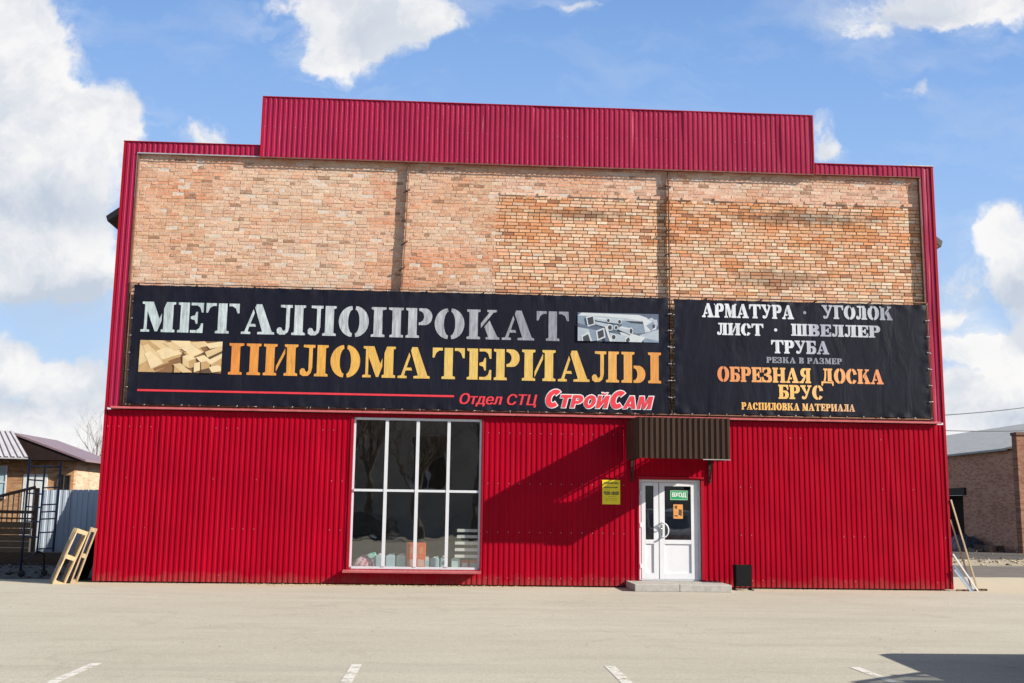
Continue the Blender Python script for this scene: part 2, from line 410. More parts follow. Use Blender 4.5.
M['cord'] = mat('white_cord', (.42,.40,.38), .8, 0, .2, 20, 80, .1)
def flat(name, c, rough=.55): return mat(name, c, rough, 0, .12, 8, 40, .03)
EXPOSURE = 1.0
CLOUD_S = .48
# ------------------------------------------------------------------ lettering
def stem(x, w=28, tl=1, tr=1, bl=1, br=1, o=8, top=100, bot=0):
    p = []
    p += [(x-o*bl, bot)] if bl else [(x, bot)]
    p += [(x+w+o*br, bot)] if br else [(x+w, bot)]
    if br: p += [(x+w+o*br, bot+7), (x+w, bot+10)]
    if tr: p += [(x+w, top-10), (x+w+o*tr, top-7), (x+w+o*tr, top)]
    else: p += [(x+w, top)]
    if tl: p += [(x-o*tl, top), (x-o*tl, top-7), (x, top-10)]
    else: p += [(x, top)]
    if bl: p += [(x, bot+10), (x-o*bl, bot+7)]
    return p
def arc(cx, cy, rx, ry, a0, a1, n=14):
    return [(cx+rx*math.cos(math.radians(a0+(a1-a0)*k/n)), cy+ry*math.sin(math.radians(a0+(a1-a0)*k/n))) for k in range(n+1)]
def crescent(cx, cy, rx, ry, ix, iy, a0, a1, n=14):
    return arc(cx, cy, rx, ry, a0, a1, n) + arc(cx, cy, ix, iy, a1, a0, n)
def bowl(x, y0, y1, w, t=28, th=9):
    cy = (y0+y1)/2; ry = (y1-y0)/2
    return [(x, y1)] + arc(x+w-ry*.9 if w > ry else x+2, cy, min(ry*.9, w), ry, 80, -80, 12) + [(x, y0), (x, y0+th)] + \
        arc(x+1, cy, max(3, w-t), ry-th, -80, 80, 10) + [(x, y1-th)]
G = {}
G['М'] = [[(0,0),(28,0),(28,7),(19,9),(19,68),(45,2),(53,2),(65,36),(65,62),(58,44),(37,100),(2,100),(2,93),(10,91),(10,9),(0,7)],
          [(64,0),(108,0),(108,8),(101,10),(101,91),(108,93),(108,100),(79,100),(71,78),(71,10),(64,8)]]
G['И'] = [stem(8), stem(76), [(42,12),(70,70),(70,88),(42,30)]]
G['П'] = [stem(8, tr=1.5), stem(68, tl=1.5)]
LHOOK = [(10,100),(48,100),(48,91),(40,90),(40,28),(36,10),(26,1),(10,0),(1,6),(0,18),(6,25),(14,24),(18,16),(24,12),(28,20),(28,90),(10,92)]
G['Л'] = [LHOOK, stem(55, tl=0)]
ETOP = lambda x: [(x,100),(x+40,100),(x+40,68),(x+34,68),(x+29,84),(x+20,91),(x,91)]
EBOT = lambda x: [(p, 100-q) for p, q in ETOP(x)]
G['Е'] = [stem(8, tr=0, br=0), ETOP(41), EBOT(41), [(41,46),(54,42),(58,30),(63,30),(63,70),(58,70),(54,58),(41,54)]]
TL = [(0,68),(6,68),(12,84),(22,91),(33,91),(33,100),(0,100)]
G['Т'] = [TL, [(106-a, b) for a, b in TL], stem(39, tl=0, tr=0)]
G['А'] = [[(0,0),(30,0),(30,7),(21,9),(26,25),(47,25),(44,34),(29,34),(41,70),(37,83),(11,9),(0,7)],
          [(52,0),(106,0),(106,7),(98,9),(64,100),(46,100),(42,88),(67,9),(52,7)]]
G['О'] = [crescent(45,50,45,52,15,40,94,266), crescent(52,50,45,52,15,40,86,-86)]
G['Р'] = [stem(8, tr=0), bowl(42,43,100,44)]
G['К'] = [stem(8), [(46,38),(46,54),(74,91),(66,93),(66,100),(98,100),(98,93),(87,91)], [(57,42),(74,64),(100,9),(107,7),(107,0),(62,0),(62,7),(70,9)]]
G['У'] = [[(0,100),(42,100),(42,93),(34,91),(49,52),(43,38),(8,91),(0,93)],
          [(60,100),(92,100),(92,93),(83,91),(48,10),(36,1),(20,0),(11,7),(13,18),(23,20),(30,12),(38,14),(72,91),(60,93)]]
G['Г'] = [stem(8, tr=0), ETOP(41)]
G['С'] = [crescent(45,50,45,52,15,40,94,266), crescent(52,50,40,52,13,40,86,18,8), crescent(52,50,40,52,13,40,-86,-38,8)]
G['Ш'] = [stem(7,24,br=.7), stem(48,24,bl=.7,br=.7), stem(89,24,bl=.7)]
G['В'] = [stem(8, tr=0, br=0), bowl(41,54,100,40), bowl(41,0,49,45)]
G['Д'] = [[(24,100),(54,100),(54,91),(44,88),(42,40),(36,14),(24,14),(32,44),(34,91),(24,93)], stem(61, tl=0, bl=0, bot=9),
          [(4,-18),(12,-18),(16,0),(94,0),(98,-18),(106,-18),(106,8),(98,8),(61,8),(4,8)]]
G['Б'] = [stem(8, tr=0, br=0), ETOP(41), bowl(41,0,58,44)]
G['З'] = [bowl(40,54,100,38), bowl(40,0,49,44), [(6,68),(12,68),(18,86),(33,92),(33,100),(20,98),(6,100)], [(2,0),(16,2),(33,0),(33,9),(18,14),(9,34),(2,34)], [(20,47),(34,47),(34,56),(20,56)]]
G['Н'] = [stem(8), stem(72), [(42,45),(66,45),(66,55),(42,55)]]
G['Я'] = [stem(60, tl=0)] + [[(92+4-p, q) for p, q in bowl(42,43,100,44)]] + [[(0,0),(30,0),(50,37),(38,40),(14,9),(0,7)]]
G['Ь'] = [stem(8, br=0), bowl(41,0,56,44)]
G['Ы'] = [stem(8, br=0), bowl(41,0,56,40), stem(98)]
G['·'] = [[(50+50*math.cos(t*PI/6), 50+50*math.sin(t*PI/6)) for t in range(12)]]
G[' '] = []
def gw(ch):
    if ch == ' ': return 34
    return max(p[0] for q in G[ch] for p in q)
def fatten(pl, d):
    """outline grown by d (mitre limited)"""
    P = [Vector(p) for p in pl]; Q = [P[0]]
    for p in P[1:]:
        if (p-Q[-1]).length > .05: Q.append(p)
    if (Q[0]-Q[-1]).length < .05: Q.pop()
    P = Q; n = len(P)
    ar = sum(P[k].x*P[(k+1)%n].y - P[(k+1)%n].x*P[k].y for k in range(n))
    sg = 1 if ar > 0 else -1; out = []
    for k in range(n):
        a, b_, c = P[k-1], P[k], P[(k+1)%n]
        e0 = (b_-a).normalized(); e1 = (c-b_).normalized()
        n0 = Vector((e0.y,-e0.x))*sg; n1 = Vector((e1.y,-e1.x))*sg
        mv = n0+n1; L = mv.length
        mv = n0 if L < .3 else mv/L*min(1.6, 2/L)
        out.append(tuple(b_+mv*d))
    return out
LG = {'С': [crescent(46,50,44,52,15,25,48,180,12)[:] , crescent(46,50,44,52,15,25,180,312,12)],
 'Т': [[(0,100),(84,100),(84,78),(57,78),(57,0),(27,0),(27,78),(0,78)]],
 'Р': [[(0,0),(29,0),(29,34)] + arc(44,67,38,33,-90,90,10) + [(0,100)][:0] + [(29,100),(29,79)] + arc(42,67,12,12,90,-90,6) + [(29,55),(29,56),(29,100),(0,100)]],
 'О': [arc(46,50,46,52,90,270,12)+arc(46,50,15,26,270,90,10), arc(46,50,46,52,-90,90,12)+arc(46,50,15,26,90,-90,10)],
 'Й': [[(0,0),(27,0),(61,52),(61,0),(88,0),(88,100),(61,100),(27,48),(27,100),(0,100)], [(22,122),(32,122),(44,114),(56,122),(66,122),(58,107),(44,104),(30,107)]],
 'А': [[(0,0),(30,0),(35,18),(65,18),(70,0),(100,0),(66,100),(50,100),(50,70),(59,40),(41,40),(50,70),(50,100),(34,100)]],
 'М': [[(0,0),(26,0),(26,60),(46,0),(62,0),(82,60),(82,0),(108,0),(108,100),(74,100),(54,42),(34,100),(0,100)]]}
LG['Р'] = [[(0,0),(29,0),(29,33),(44,33)] + arc(46,67,40,33,-90,90,10) + [(0,100)], None]
LG['Р'] = [[(0,0),(29,0),(29,100),(0,100)], [(29.2,100)] + arc(48,66,38,34,90,-90,12) + [(29.2,32),(29.2,54)] + arc(44,66,12,12,-90,90,6) + [(29.2,78)]]
LG['А'] = [[(0,0),(30,0),(50,68),(50,100),(34,100)], [(70,0),(100,0),(66,100),(50.2,100),(50.2,68)], [(36,18),(64,18),(58.5,38),(41.5,38)]]
def logo(name, pieces, x0, x1, z0, zcap, Y, m, parent, grow=0, shear=.24):
    tot = 0; items = []
    for s, k in pieces:
        for ch in s:
            w = max(p[0] for q in LG[ch] for p in q)*k*.92; items.append((ch, tot, k)); tot += w + 9
    tot -= 9
    hmax = max(k for _, _, k in items)*100
    kz = (zcap-z0)/hmax; kx = (x1-x0-shear*(zcap-z0))/tot
    mb = MB(); ly = 0
    for ch, px, k in items:
        for pl in LG[ch]:
            pts = [(px*kx + p[0]*k*.92*kx, p[1]*k*kz) for p in pl]
            pts = [(a + shear*b_, b_) for a, b_ in pts]
            if grow: pts = [(a/1., b_) for a, b_ in fatten([(a*1000, b_*1000) for a, b_ in pts], grow*1000)]; 
            if grow: pts = [(a/1000, b_/1000) for a, b_ in pts]
            base = len(mb.v); ly += 1; v3 = [Vector((a, b_, 0)) for a, b_ in pts]
            for a, b_ in pts: mb.vert((x0+a, Y - .0002*ly, z0+b_))
            for tri in tessellate_polygon([v3]):
                a, b_, c = [v3[t] for t in tri]; cr = (b_-a).cross(c-a).z
                if abs(cr) < 1e-9: continue
                mb.face([base+t for t in (tri if cr > 0 else tri[::-1])])
    return mb.build(name, m, parent, fix=False)
def stencil(name, text, x0, x1, z0, z1, Y, m, parent, space=7, fat=0):
    """stencil word as one flat lettering mesh, fitted into the given box on the banner"""
    tot = 0; pos = []; made = []
    for ch in text:
        mn = min((p[0] for q in G[ch] for p in q), default=0)
        pos.append(tot - mn); tot += (gw(ch) - mn) + space
    tot -= space
    kx = (x1-x0)/tot; kz = (z1-z0)/100
    mb = MB(); o = None
    for ch, px in list(zip(text, pos)) + [(' ', 0)]:
        if ch == ' ':
            o = mb.build(name, m, parent, fix=False); made.append(o); mb = MB(); continue
        for pl in G[ch]:
            if fat: pl = fatten(pl, fat)
            base = len(mb.v)
            v3 = [Vector((p[0], p[1], 0)) for p in pl]
            for p in pl: mb.vert((x0+(px+p[0])*kx, Y, z0+p[1]*kz))
            for tri in tessellate_polygon([v3]):
                a, b_, c = [v3[t] for t in tri]
                if abs((b_-a).cross(c-a).z) < 1e-6: continue
                t = tri if (b_-a).cross(c-a).z > 0 else tri[::-1]
                mb.face([base+k for k in t])
    return made
def fonttext(name, text, x0, z0, Y, m, parent, h=None, width=None, shear=0, offset=0., parts=None, space=1., bold=0.):
    """plain lettering from Blender's built-in face, laid flat on a surface that looks toward -Y"""
    pieces = parts or [(text, 1.0)]
    mb = MB(); cx = 0
    for s, k in pieces:
        c = bpy.data.curves.new('t', 'FONT'); c.body = s; c.size = k; c.shear = shear; c.offset = offset; c.resolution_u = 3; c.space_character = space
        o = bpy.data.objects.new('t', c); COL.objects.link(o)
        dg = bpy.context.evaluated_depsgraph_get(); dg.update()
        me = bpy.data.meshes.new_from_object(o.evaluated_get(dg))
        base = len(mb.v)
        for v in me.vertices: mb.vert((v.co.x+cx, v.co.y, 0))
        for p in me.polygons: mb.face([base+i for i in p.vertices])
        xs = [v.co.x for v in me.vertices]
        cx += max(xs) + .06*k
        bpy.data.objects.remove(o); bpy.data.curves.remove(c); bpy.data.meshes.remove(me)
    mnx = min(v[0] for v in mb.v); mxx = max(v[0] for v in mb.v); mny = min(v[1] for v in mb.v); mxy = max(v[1] for v in mb.v)
    kx = width/(mxx-mnx) if width else None; kz = h/(mxy-mny) if h else kx
    kx = kx or kz
    if bold:
        n0 = len(mb.v); mb.v += [(v[0]+bold/kx, v[1], 1) for v in mb.v]; mb.f += [[i+n0 for i in f] for f in mb.f]; mb.m *= 2; mb.c *= 2; mb.smooth *= 2
    mb.v = [(x0+(v[0]-mnx)*kx, Y-.0003*v[2], z0+(v[1]-mny)*kz) for v in mb.v]
    # face the viewer
    for f in mb.f:
        a, b_, c = [Vector(mb.v[i]) for i in f[:3]]
        if (b_-a).cross(c-a).y > 0: f.reverse()
    return mb.build(name, m, parent, fix=False)

# ------------------------------------------------------------------ profiled sheet
def corr_points(x0, x1, pitch, extra=()):
    fr = (0, .44, .51, .93)
    xs = {round(x0,4), round(x1,4)}
    k = math.floor(x0/pitch) - 1
    while k*pitch < x1 + pitch:
        for f in fr:
            x = (k+f)*pitch
            if x0 < x < x1: xs.add(round(x,4))
        k += 1
    for e in extra:
        if x0 < e < x1: xs.add(round(e,4))
    return sorted(xs)
def corr_d(x, pitch, depth):
    f = (x/pitch) % 1.
    if f > 1 - 1e-4: f = 0
    if f < .44: return 0.
    if f < .51: return depth*(f-.44)/.07
    if f < .93: return depth
    return depth*(1-(f-.93)/.07)
def sheet(mb, x0, x1, z0, z1, fn, pitch=.115, depth=.0115, holes=(), nz=6, mi=0, wav=.0034, ztop=None):
    """vertical profiled sheet; fn(s, z, d) gives the world point"""
    extra = [h for q in holes for h in q[:2]]
    xs = corr_points(x0, x1, pitch, extra)
    zs = sorted({z0 + (z1-z0)*k/nz for k in range(nz+1)} | {h for q in holes for h in q[2:4] if z0 < h < z1})
    cache = {}
    def V(i, j):
        if (i, j) not in cache:
            x, z = xs[i], zs[j]
            seam = math.floor(x/(pitch*10))
            w = wav*(math.sin(x*2.1+z*1.3+seam) + .8*math.sin(x*.7-z*2.2+2*seam) + .7*math.sin(z*4.1+x*5+seam*1.7)) + .004*(seam % 2)
            cache[(i, j)] = mb.vert(fn(x, z, corr_d(x, pitch, depth) + w))
        return cache[(i, j)]
    for i in range(len(xs)-1):
        xm = (xs[i]+xs[i+1])/2
        for j in range(len(zs)-1):
            zm = (zs[j]+zs[j+1])/2
            if any(h[0] < xm < h[1] and h[2] < zm < h[3] for h in holes): continue
            mb.face([V(i,j), V(i+1,j), V(i+1,j+1), V(i,j+1)], mi)

# ================================================================== THE SETTING
g = MB()
g.quad((-1500,-1500,0),(1500,-1500,0),(1500,1500,0),(-1500,1500,0))
tag(g.build('ground', M['ground'], fix=False), kind='structure')
def patch(name, pts, m, z):
    mb = MB(); mb.poly([(x,y,z) for x,y in pts]); return tag(mb.build(name, m, fix=False), kind='structure')
def ragged(pts, step=.5, amp=.12):
    out = []
    for k in range(len(pts)):
        a = Vector(pts[k]); b = Vector(pts[(k+1)%len(pts)]); n = max(1, int((b-a).length/step)); n = min(n, 90)
        d = (b-a).normalized(); w = Vector((-d.y, d.x))
        for i in range(n):
            p = a + (b-a)*i/n + w*random.uniform(-amp, amp)*(0 if i == 0 else 1); out.append((p.x, p.y))
    return out
patch('yard_soil', ragged([(-45,.95),(-.05,.75),(-.05,5.6),(18.5,5.7),(18.55,60),(-45,60)]), M['soil'], .004)
patch('side_road', ragged([(18.62,5.4),(60,6.2),(60,12.9),(18.62,12.0)], .5, .1), M['asphalt'], .004)
patch('verge', ragged([(18.7,12.1),(60,13.),(60,19.),(18.7,17.2)], .5, .18), M['drygrass'], .008)
patch('back_path', ragged([(18.7,17.3),(60,19.1),(60,25.),(18.7,40)], .5, .18), M['soil'], .012)
for k, (x, ya, yb) in enumerate(((3.88,-12.02,-17), (6.53,-12.0,-17), (9.18,-12.03,-17), (11.82,-12.0,-17))):
    mb = MB()
    n = 24
    for i in range(n):
        y0 = ya+(yb-ya)*i/n; y1 = ya+(yb-ya)*(i+1)/n
        mb.quad((x-.055,y1,.004),(x+.055,y1,.004),(x+.055,y0,.004),(x-.055,y0,.004))
    tag(mb.build('parking_line', M['line'], fix=False), kind='structure')

# ================================================================== THE SHOP BUILDING
W = 18.6; ZL = 3.66; ZT = 9.70; ZP = 10.85
WIN = (5.34, 8.16, .34, 3.60); DOOR = (11.63, 13.0, .0, 2.34)
BY = .085                                              # brick face behind the sheet
shop = empty('shop_building', (9.3,0,0), 'tall shop building with red profiled sheet, bare brick band and stepped red parapet', 'building')
shop_off = Vector((9.3,0,0))
_b = MB.build
def sb(mb, name, mats, parent=None, **kw):             # part of the shop: geometry is written in world metres
    o = mb.build(name, mats, parent or shop, **kw)
    o.matrix_parent_inverse = Matrix.Translation(-shop_off)
    return o
front = lambda x, z, d: (x, -d, z)

# lower cladding with its openings
mb = MB(); sheet(mb, 0, W, .03, ZL, front, holes=[WIN, DOOR], nz=14)
screws = lambda mb, x0, x1, zs, y: [mb.box(x-.006, x+.006, y-.007, y, z-.006, z+.006, 1) for z in zs for x in [x0 + .115*2*k for k in range(int((x1-x0)/.23)+1)]]
for a, b_ in ((.08,5.2),(8.3,11.5),(13.2,18.5)): screws(mb, a, b_, (.18,1.15,2.2,3.3), -.004)
for s, x in ((1, 0), (-1, W)):                           # return round the corner
    mb.quad((x,-.0,.03),(x,.30,.03),(x,.30,ZL),(x,-.0,ZL))
sb(mb, 'lower_cladding', [M['red'], M['galv']], fix=False)
# side strips and top strips of the red frame
def side_strip(x0, x1):
    mb = MB(); sheet(mb, x0, x1, ZL+.06, ZT, front, nz=12)
    return mb
mb = side_strip(0, .295); mb.quad((.295,0,ZL+.06),(.295,BY+.02,ZL+.06),(.295,BY+.02,9.46),(.295,0,9.46)); mb.quad((0,0,ZL+.06),(0,.3,ZL+.06),(0,.3,ZT),(0,0,ZT)); sb(mb, 'side_cladding', M['red_sky_glare'], fix=False)
mb = side_strip(18.305, W); mb.quad((18.305,0,ZL+.06),(18.305,BY+.02,ZL+.06),(18.305,BY+.02,9.46),(18.305,0,9.46)); mb.quad((W,0,ZL+.06),(W,.3,ZL+.06),(W,.3,ZT),(W,0,ZT)); sb(mb, 'side_cladding', M['red_sky_glare'], fix=False)
for a, b_ in ((.295, 3.04), (15.75, 18.305)):
    mb = MB(); sheet(mb, a, b_, 9.45, ZT, front, nz=2); mb.quad((a,0,9.45),(b_,0,9.45),(b_,BY+.03,9.45),(a,BY+.03,9.45))
    sb(mb, 'top_cladding', M['red_sky_glare'], fix=False)
mb = MB(); sheet(mb, 3.04, 15.75, 9.43, ZP, lambda x, z, d: (x, -d-.035, z), nz=6, wav=.0034)
mb.quad((3.04,-.035,9.43),(15.75,-.035,9.43),(15.75,.10,9.43),(3.04,.10,9.43))
for x in (3.04, 15.75): mb.quad((x,-.03,9.43),(x,.12,9.43),(x,.12,ZP),(x,-.03,ZP))
mb.quad((3.04,.12,9.43),(15.75,.12,9.43),(15.75,.12,ZP),(3.04,.12,ZP))
screws(mb, 3.1, 15.7, (9.52,10.15,10.75), -.039)
par = sb(mb, 'parapet', [M['red_sky_glare'], M['galv']], fix=False)
# screw heads on the parapet ribs
# trims
mb = MB()
mb.box(3.02, 15.77, -.062, .13, ZP, ZP+.018); mb.box(-.02, 3.02, -.03, .3, ZT, ZT+.016); mb.box(15.77, W+.02, -.03, .3, ZT, ZT+.016)
mb.box(3.02, 3.05, -.066, -.03, 9.43, ZP); mb.box(15.74, 15.77, -.066, -.03, 9.43, ZP)
sb(mb, 'cap_trim', M['red_trim'])
for x in (-.012, W-.043):
    mb = MB(); mb.box(x, x+.055, -.024, -.0155, .03, ZT); sb(mb, 'corner_trim', M['red_trim'])
mb = MB(); mb.box(.30, 3.02, -.028, -.022, 9.425, 9.452); sb(mb, 'edge_trim', M['galv'])
mb = MB(); mb.box(3.04, 15.75, -.066, -.056, 9.405, 9.432); mb.box(15.77, 18.30, -.030, -.022, 9.435, 9.452); sb(mb, 'edge_trim', M['rust'])
mb = MB(); mb.box(17.9, W+.03, -.035, .3, ZT+.018, ZT+.034); sb(mb, 'cap_trim', M['galv'])
# rusty angle round the brick field
mb = MB()
mb.box(.30,.335,-.012,.07,ZL+.10,9.40); mb.box(18.265,18.30,-.012,.07,ZL+.10,9.42)
mb.box(.30,18.30,-.012,.06,ZL+.085,ZL+.125)
mb.tube([(.32,-.03,3.775),(18.28,-.03,3.775)], .014, 6); mb.tube([(.32,-.03,6.455),(18.28,-.03,6.455)], .010, 6)
for x in (.372, 18.31): mb.tube([(x,-.03,3.75),(x,-.03,6.46)], .012, 6)
x = .5
while x < 18.2:
    mb.box(x, x+.03, -.05, BY+.02, 3.76, 3.79); mb.box(x, x+.025, -.03, BY+.02, 6.44, 6.462); x += 1.27
sb(mb, 'banner_rail', M['rust'])
# flashing ledge above the lower cladding
mb = MB()
def ledge(a, b_):
    mb.prism([(0,0),(0,0)], 0, 0) if False else None
    P = [(-.115,ZL+.028),(-.10,ZL+.045),(.02,ZL+.085),(.02,ZL+.075),(-.09,ZL+.036),(-.10,ZL+.015),(-.113,ZL+.015)]
    ia = [mb.vert((a,y,z)) for y,z in P]; ib = [mb.vert((b_,y,z)) for y,z in P]
    n = len(P)
    for k in range(n): mb.face([ia[k], ib[k], ib[(k+1)%n], ia[(k+1)%n]])
    mb.face(ia[::-1]); mb.face(ib)
for a, b_ in ((.12,2.9),(2.905,5.9),(5.905,8.9),(8.905,11.5),(11.505,14.4),(14.405,18.48)): ledge(a, b_)
sb(mb, 'flashing', M['pink_trim'])

# brick wall, every brick laid
mb = MB()
def pick(pal):
    t = random.random()*sum(w for w, _ in pal)
    for w, c in pal:
        t -= w
        if t <= 0: break
    k = random.uniform(.86, 1.13)
    return (c[0]*k*random.uniform(.97,1.03), c[1]*k*random.uniform(.97,1.03), c[2]*k*random.uniform(.96,1.04), 1)
PAL_L = [(4,(0.599,0.400,0.271)),(3,(0.589,0.340,0.214)),(1.2,(0.535,0.255,0.138)),(2.2,(0.621,0.460,0.328)),(.35,(0.385,0.210,0.133)),(1.2,(0.535,0.360,0.257))]
PAL_T = [(4,(0.610,0.375,0.266)),(3,(0.589,0.325,0.223)),(.9,(0.514,0.250,0.157)),(2,(0.631,0.460,0.342)),(.3,(0.364,0.195,0.133))]
PAL_R = [(4,(0.636,0.357,0.216)),(4,(0.653,0.434,0.287)),(2.2,(0.653,0.502,0.363)),(1.3,(0.561,0.265,0.136)),(.25,(0.360,0.174,0.101)),(1.6,(0.604,0.372,0.236))]
PAL_O = [(4,(0.572,0.256,0.121)),(3,(0.615,0.338,0.191)),(.8,(0.477,0.198,0.090)),(.3,(0.318,0.145,0.081)),(1.6,(0.646,0.425,0.282))]
ZR, XR = 8.705, 8.34
row = .0785; z = 3.72; r = 0
while z < 9.47:
    zc = z + row/2
    header = r % 6 == 3
    x = .27 + (-.13 if r % 2 else 0) - random.uniform(0,.02)
    edge = XR + .131*(r % 2) + random.choice((0,0,.12,-.06)) + random.uniform(-.03,.03)
    while x < 18.33:
        right = zc < ZR and x > edge
        if right: L = .131 if header else .262; jw = .0165; dep = .014; jz = .0165
        else:
            L = random.choice((.25,.12,.245,.12,.25,.255)) if not header else random.choice((.12,.125,.13)); jw = random.uniform(.009,.015); jz = random.uniform(.010,.015)
            if zc < ZR and x + L > edge: L = max(.06, edge - x + .001)
        if zc > ZR: pal = PAL_T if x > 8.3 else PAL_L
        elif right:
            nn_ = noise.noise(Vector((x*.9, zc*1.6, 3)))
            pal = PAL_O if (zc > 7.75 and (x > 11.8 or x < 9.6) and nn_ > -.12) or nn_ > .38 else PAL_R
        else: pal = PAL_L
        c = pick(pal)
        if not right:
            mu = (.555,.375,.265); pt = noise.noise(Vector((x*1.3, zc*3.1, 21)))*.5 + noise.noise(Vector((x*.4, zc*.9, 5)))*.6
            c = tuple((c[i]*.62 + mu[i]*.38)*(1, 1-.42*max(0,pt), 1-.60*max(0,pt))[i] for i in range(3)) + (1,)
            if random.random() < .035: c = (.30, .165, .10, 1)
        lime = .12 if right else .85
        if not right:
            n_ = noise.noise(Vector((x*.55, zc*1.1, 7)))
            if n_ > .14: c = (c[0]*.96, c[1]*.86, c[2]*.78, 1)
            elif n_ < -.2: c = (c[0]*1.03, c[1]*1.08, c[2]*1.10, 1)
        c = (c[0], c[1], c[2], lime)
        a0 = max(x+jw/2, .275); a1 = min(x+L-jw/2, 18.325)
        if a1 - a0 > .02:
            yf = BY + random.uniform(-.004,.004) - (.0 if right else .001)
            if ZR < zc < ZR+.08 and x > 8.4: yf -= random.choice((0,.02,.03,.012))
            if not right and random.random() < .05: yf += .010
            if right and random.random() < .02: yf += .009
            js = .003
            j = lambda: random.uniform(-js,js)
            z0_, z1_ = z+jz/2, z+row-jz/2
            f0 = [(a0+j(), yf+j()*.6, z0_+j()), (a1+j(), yf+j()*.6, z0_+j()), (a1+j(), yf+j()*.6, z1_+j()), (a0+j(), yf+j()*.6, z1_+j())]
            b0 = [(p[0], BY+.03, p[2]) for p in f0]
            i0 = [mb.vert(p) for p in f0]; i1 = [mb.vert(p) for p in b0]
            mb.face(i0, 0, c)
            for q in range(4): mb.face([i0[q], i1[q], i1[(q+1)%4], i0[(q+1)%4]], 0, c)
        x += L
    z += row; r += 1
def mortar(x0, x1, z0, z1, y, c): mb.quad((x0,y,z0),(x1,y,z0),(x1,y,z1),(x0,y,z1), 0, c)
mortar(.27, 18.33, ZR, 9.48, BY+.0042, (.56,.47,.395,.55)); mortar(.27, XR+.04, 3.7, ZR, BY+.0042, (.56,.47,.39,.55)); mortar(XR+.04, 18.33, 3.7, ZR, BY+.0145, (.20,.135,.085,.1))
sb(mb, 'brick_wall', M['brick'], fix=False)

# hall behind: side walls, back wall, roof
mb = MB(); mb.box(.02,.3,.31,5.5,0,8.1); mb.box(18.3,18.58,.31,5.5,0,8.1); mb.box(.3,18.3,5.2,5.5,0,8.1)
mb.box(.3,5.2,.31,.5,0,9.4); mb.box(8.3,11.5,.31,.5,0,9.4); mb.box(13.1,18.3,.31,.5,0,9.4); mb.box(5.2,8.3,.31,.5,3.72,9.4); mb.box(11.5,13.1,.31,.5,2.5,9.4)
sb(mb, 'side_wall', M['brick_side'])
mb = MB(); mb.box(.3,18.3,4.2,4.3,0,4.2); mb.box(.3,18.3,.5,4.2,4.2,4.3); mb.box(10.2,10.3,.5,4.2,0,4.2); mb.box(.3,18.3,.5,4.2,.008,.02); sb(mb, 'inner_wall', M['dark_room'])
mb = MB()
mb.prism([(-.40,8.05),(1.35,9.38),(17.15,9.38),(18.92,8.02),(18.88,7.88),(17.1,9.26),(1.45,9.26),(-.36,7.93)], .32, 5.52)
sb(mb, 'roof', M['roof_dark'])
mb = MB(); mb.box(18.62,18.9,.35,5.45,7.9,8.0); sb(mb, 'gutter', M['galv'])

# vertical support rods in front of the brick (angle iron on stand-off brackets)
def rod(pts, z0, brs):
    mb = MB()
    for (xa, za), (xb, zb) in zip(pts[:-1], pts[1:]):
        mb.bar((xa,.026,za),(xb,.026,zb), .018, .086, 0, up=(0,1,0))
    o = sb(mb, 'support_rod', M['rust'])
    for bx, bz, dz in brs:
        q = MB(); q.bar((bx+.05,-.03,bz+.03),(bx-.10,BY+.01,bz-dz), .022, .022)
        q.bar((bx-.025,-.03,bz),(bx+.045,-.03,bz+.008), .03, .03)
        c = q.build('bracket', M['rust'], o)
    return o
rod([(6.375,9.42),(6.35,7.9),(6.30,6.45)], 6.45, [(6.37,8.75,.02),(6.35,7.55,.05),(6.31,6.95,.04)])
rod([(12.345,9.42),(12.355,6.44),(12.375,3.76)], 3.76, [(12.345,9.0,-.09),(12.35,8.0,.02),(12.355,7.45,.03),(12.36,7.1,.02),(12.37,5.6,.0),(12.375,4.6,.0)])

# ---------------- shop window
win = bpy.data.objects.new('window', None); COL.objects.link(win); win.parent = shop; win.matrix_parent_inverse = Matrix.Translation(-shop_off)
x0, x1, z0, z1 = WIN; RY = .05
mb = MB()
mb.box(x0-.004, x0+.0, -.024, RY, z0, z1); 
mb.quad((x0+.002,-.02,z0),(x0+.002,RY+.05,z0),(x0+.002,RY+.05,z1),(x0+.002,-.02,z1)); mb.quad((x1-.002,-.02,z0),(x1-.002,RY+.05,z0),(x1-.002,RY+.05,z1),(x1-.002,-.02,z1))
mb.quad((x0,-.02,z1-.002),(x1,-.02,z1-.002),(x1,RY+.05,z1-.002),(x0,RY+.05,z1-.002))
mb.box(x0-.05, x0-.001, -.027, -.0225, z0-.01, z1); mb.box(x1+.001, x1+.04, -.027, -.0225, z0-.01, z1)
mb.build('reveal', M['red_trim'], win, fix=False)
mb = MB()
fy0, fy1 = RY-.03, RY+.03
mb.box(x0+.01,x0+.055,fy0+.02,fy1,z0,z1-.01); mb.box(x1-.055,x1-.01,fy0+.02,fy1,z0,z1-.01)
mb.box(x0+.055,x1-.055,fy0,fy1,z1-.06,z1-.01); mb.box(x0+.055,x1-.055,fy0,fy1,z0,z0+.05)
cols = [x0+.055]; step = (x1-x0-.11)/4
mull = [x0+.055+step*k for k in (1,2,3)]
for xm in mull:
    mb.box(xm-.035, xm+.035, fy0-.012, fy1, z0+.05, z1-.06)
edges = [x0+.055] + [e for xm in mull for e in (xm-.035, xm+.035)] + [x1-.055]
for k in range(4): mb.box(edges[2*k], edges[2*k+1], fy0-.004, fy1, 1.985, 2.037)
mb.build('frame', M['white_pvc'], win)
for k in range(4):
    for (a, b_) in ((z0+.05, 1.985), (2.037, z1-.06)):
        q = MB(); q.quad((edges[2*k],RY,a),(edges[2*k+1],RY,a),(edges[2*k+1],RY,b_),(edges[2*k],RY,b_)); q.build('pane', M['glass'], win, fix=False)
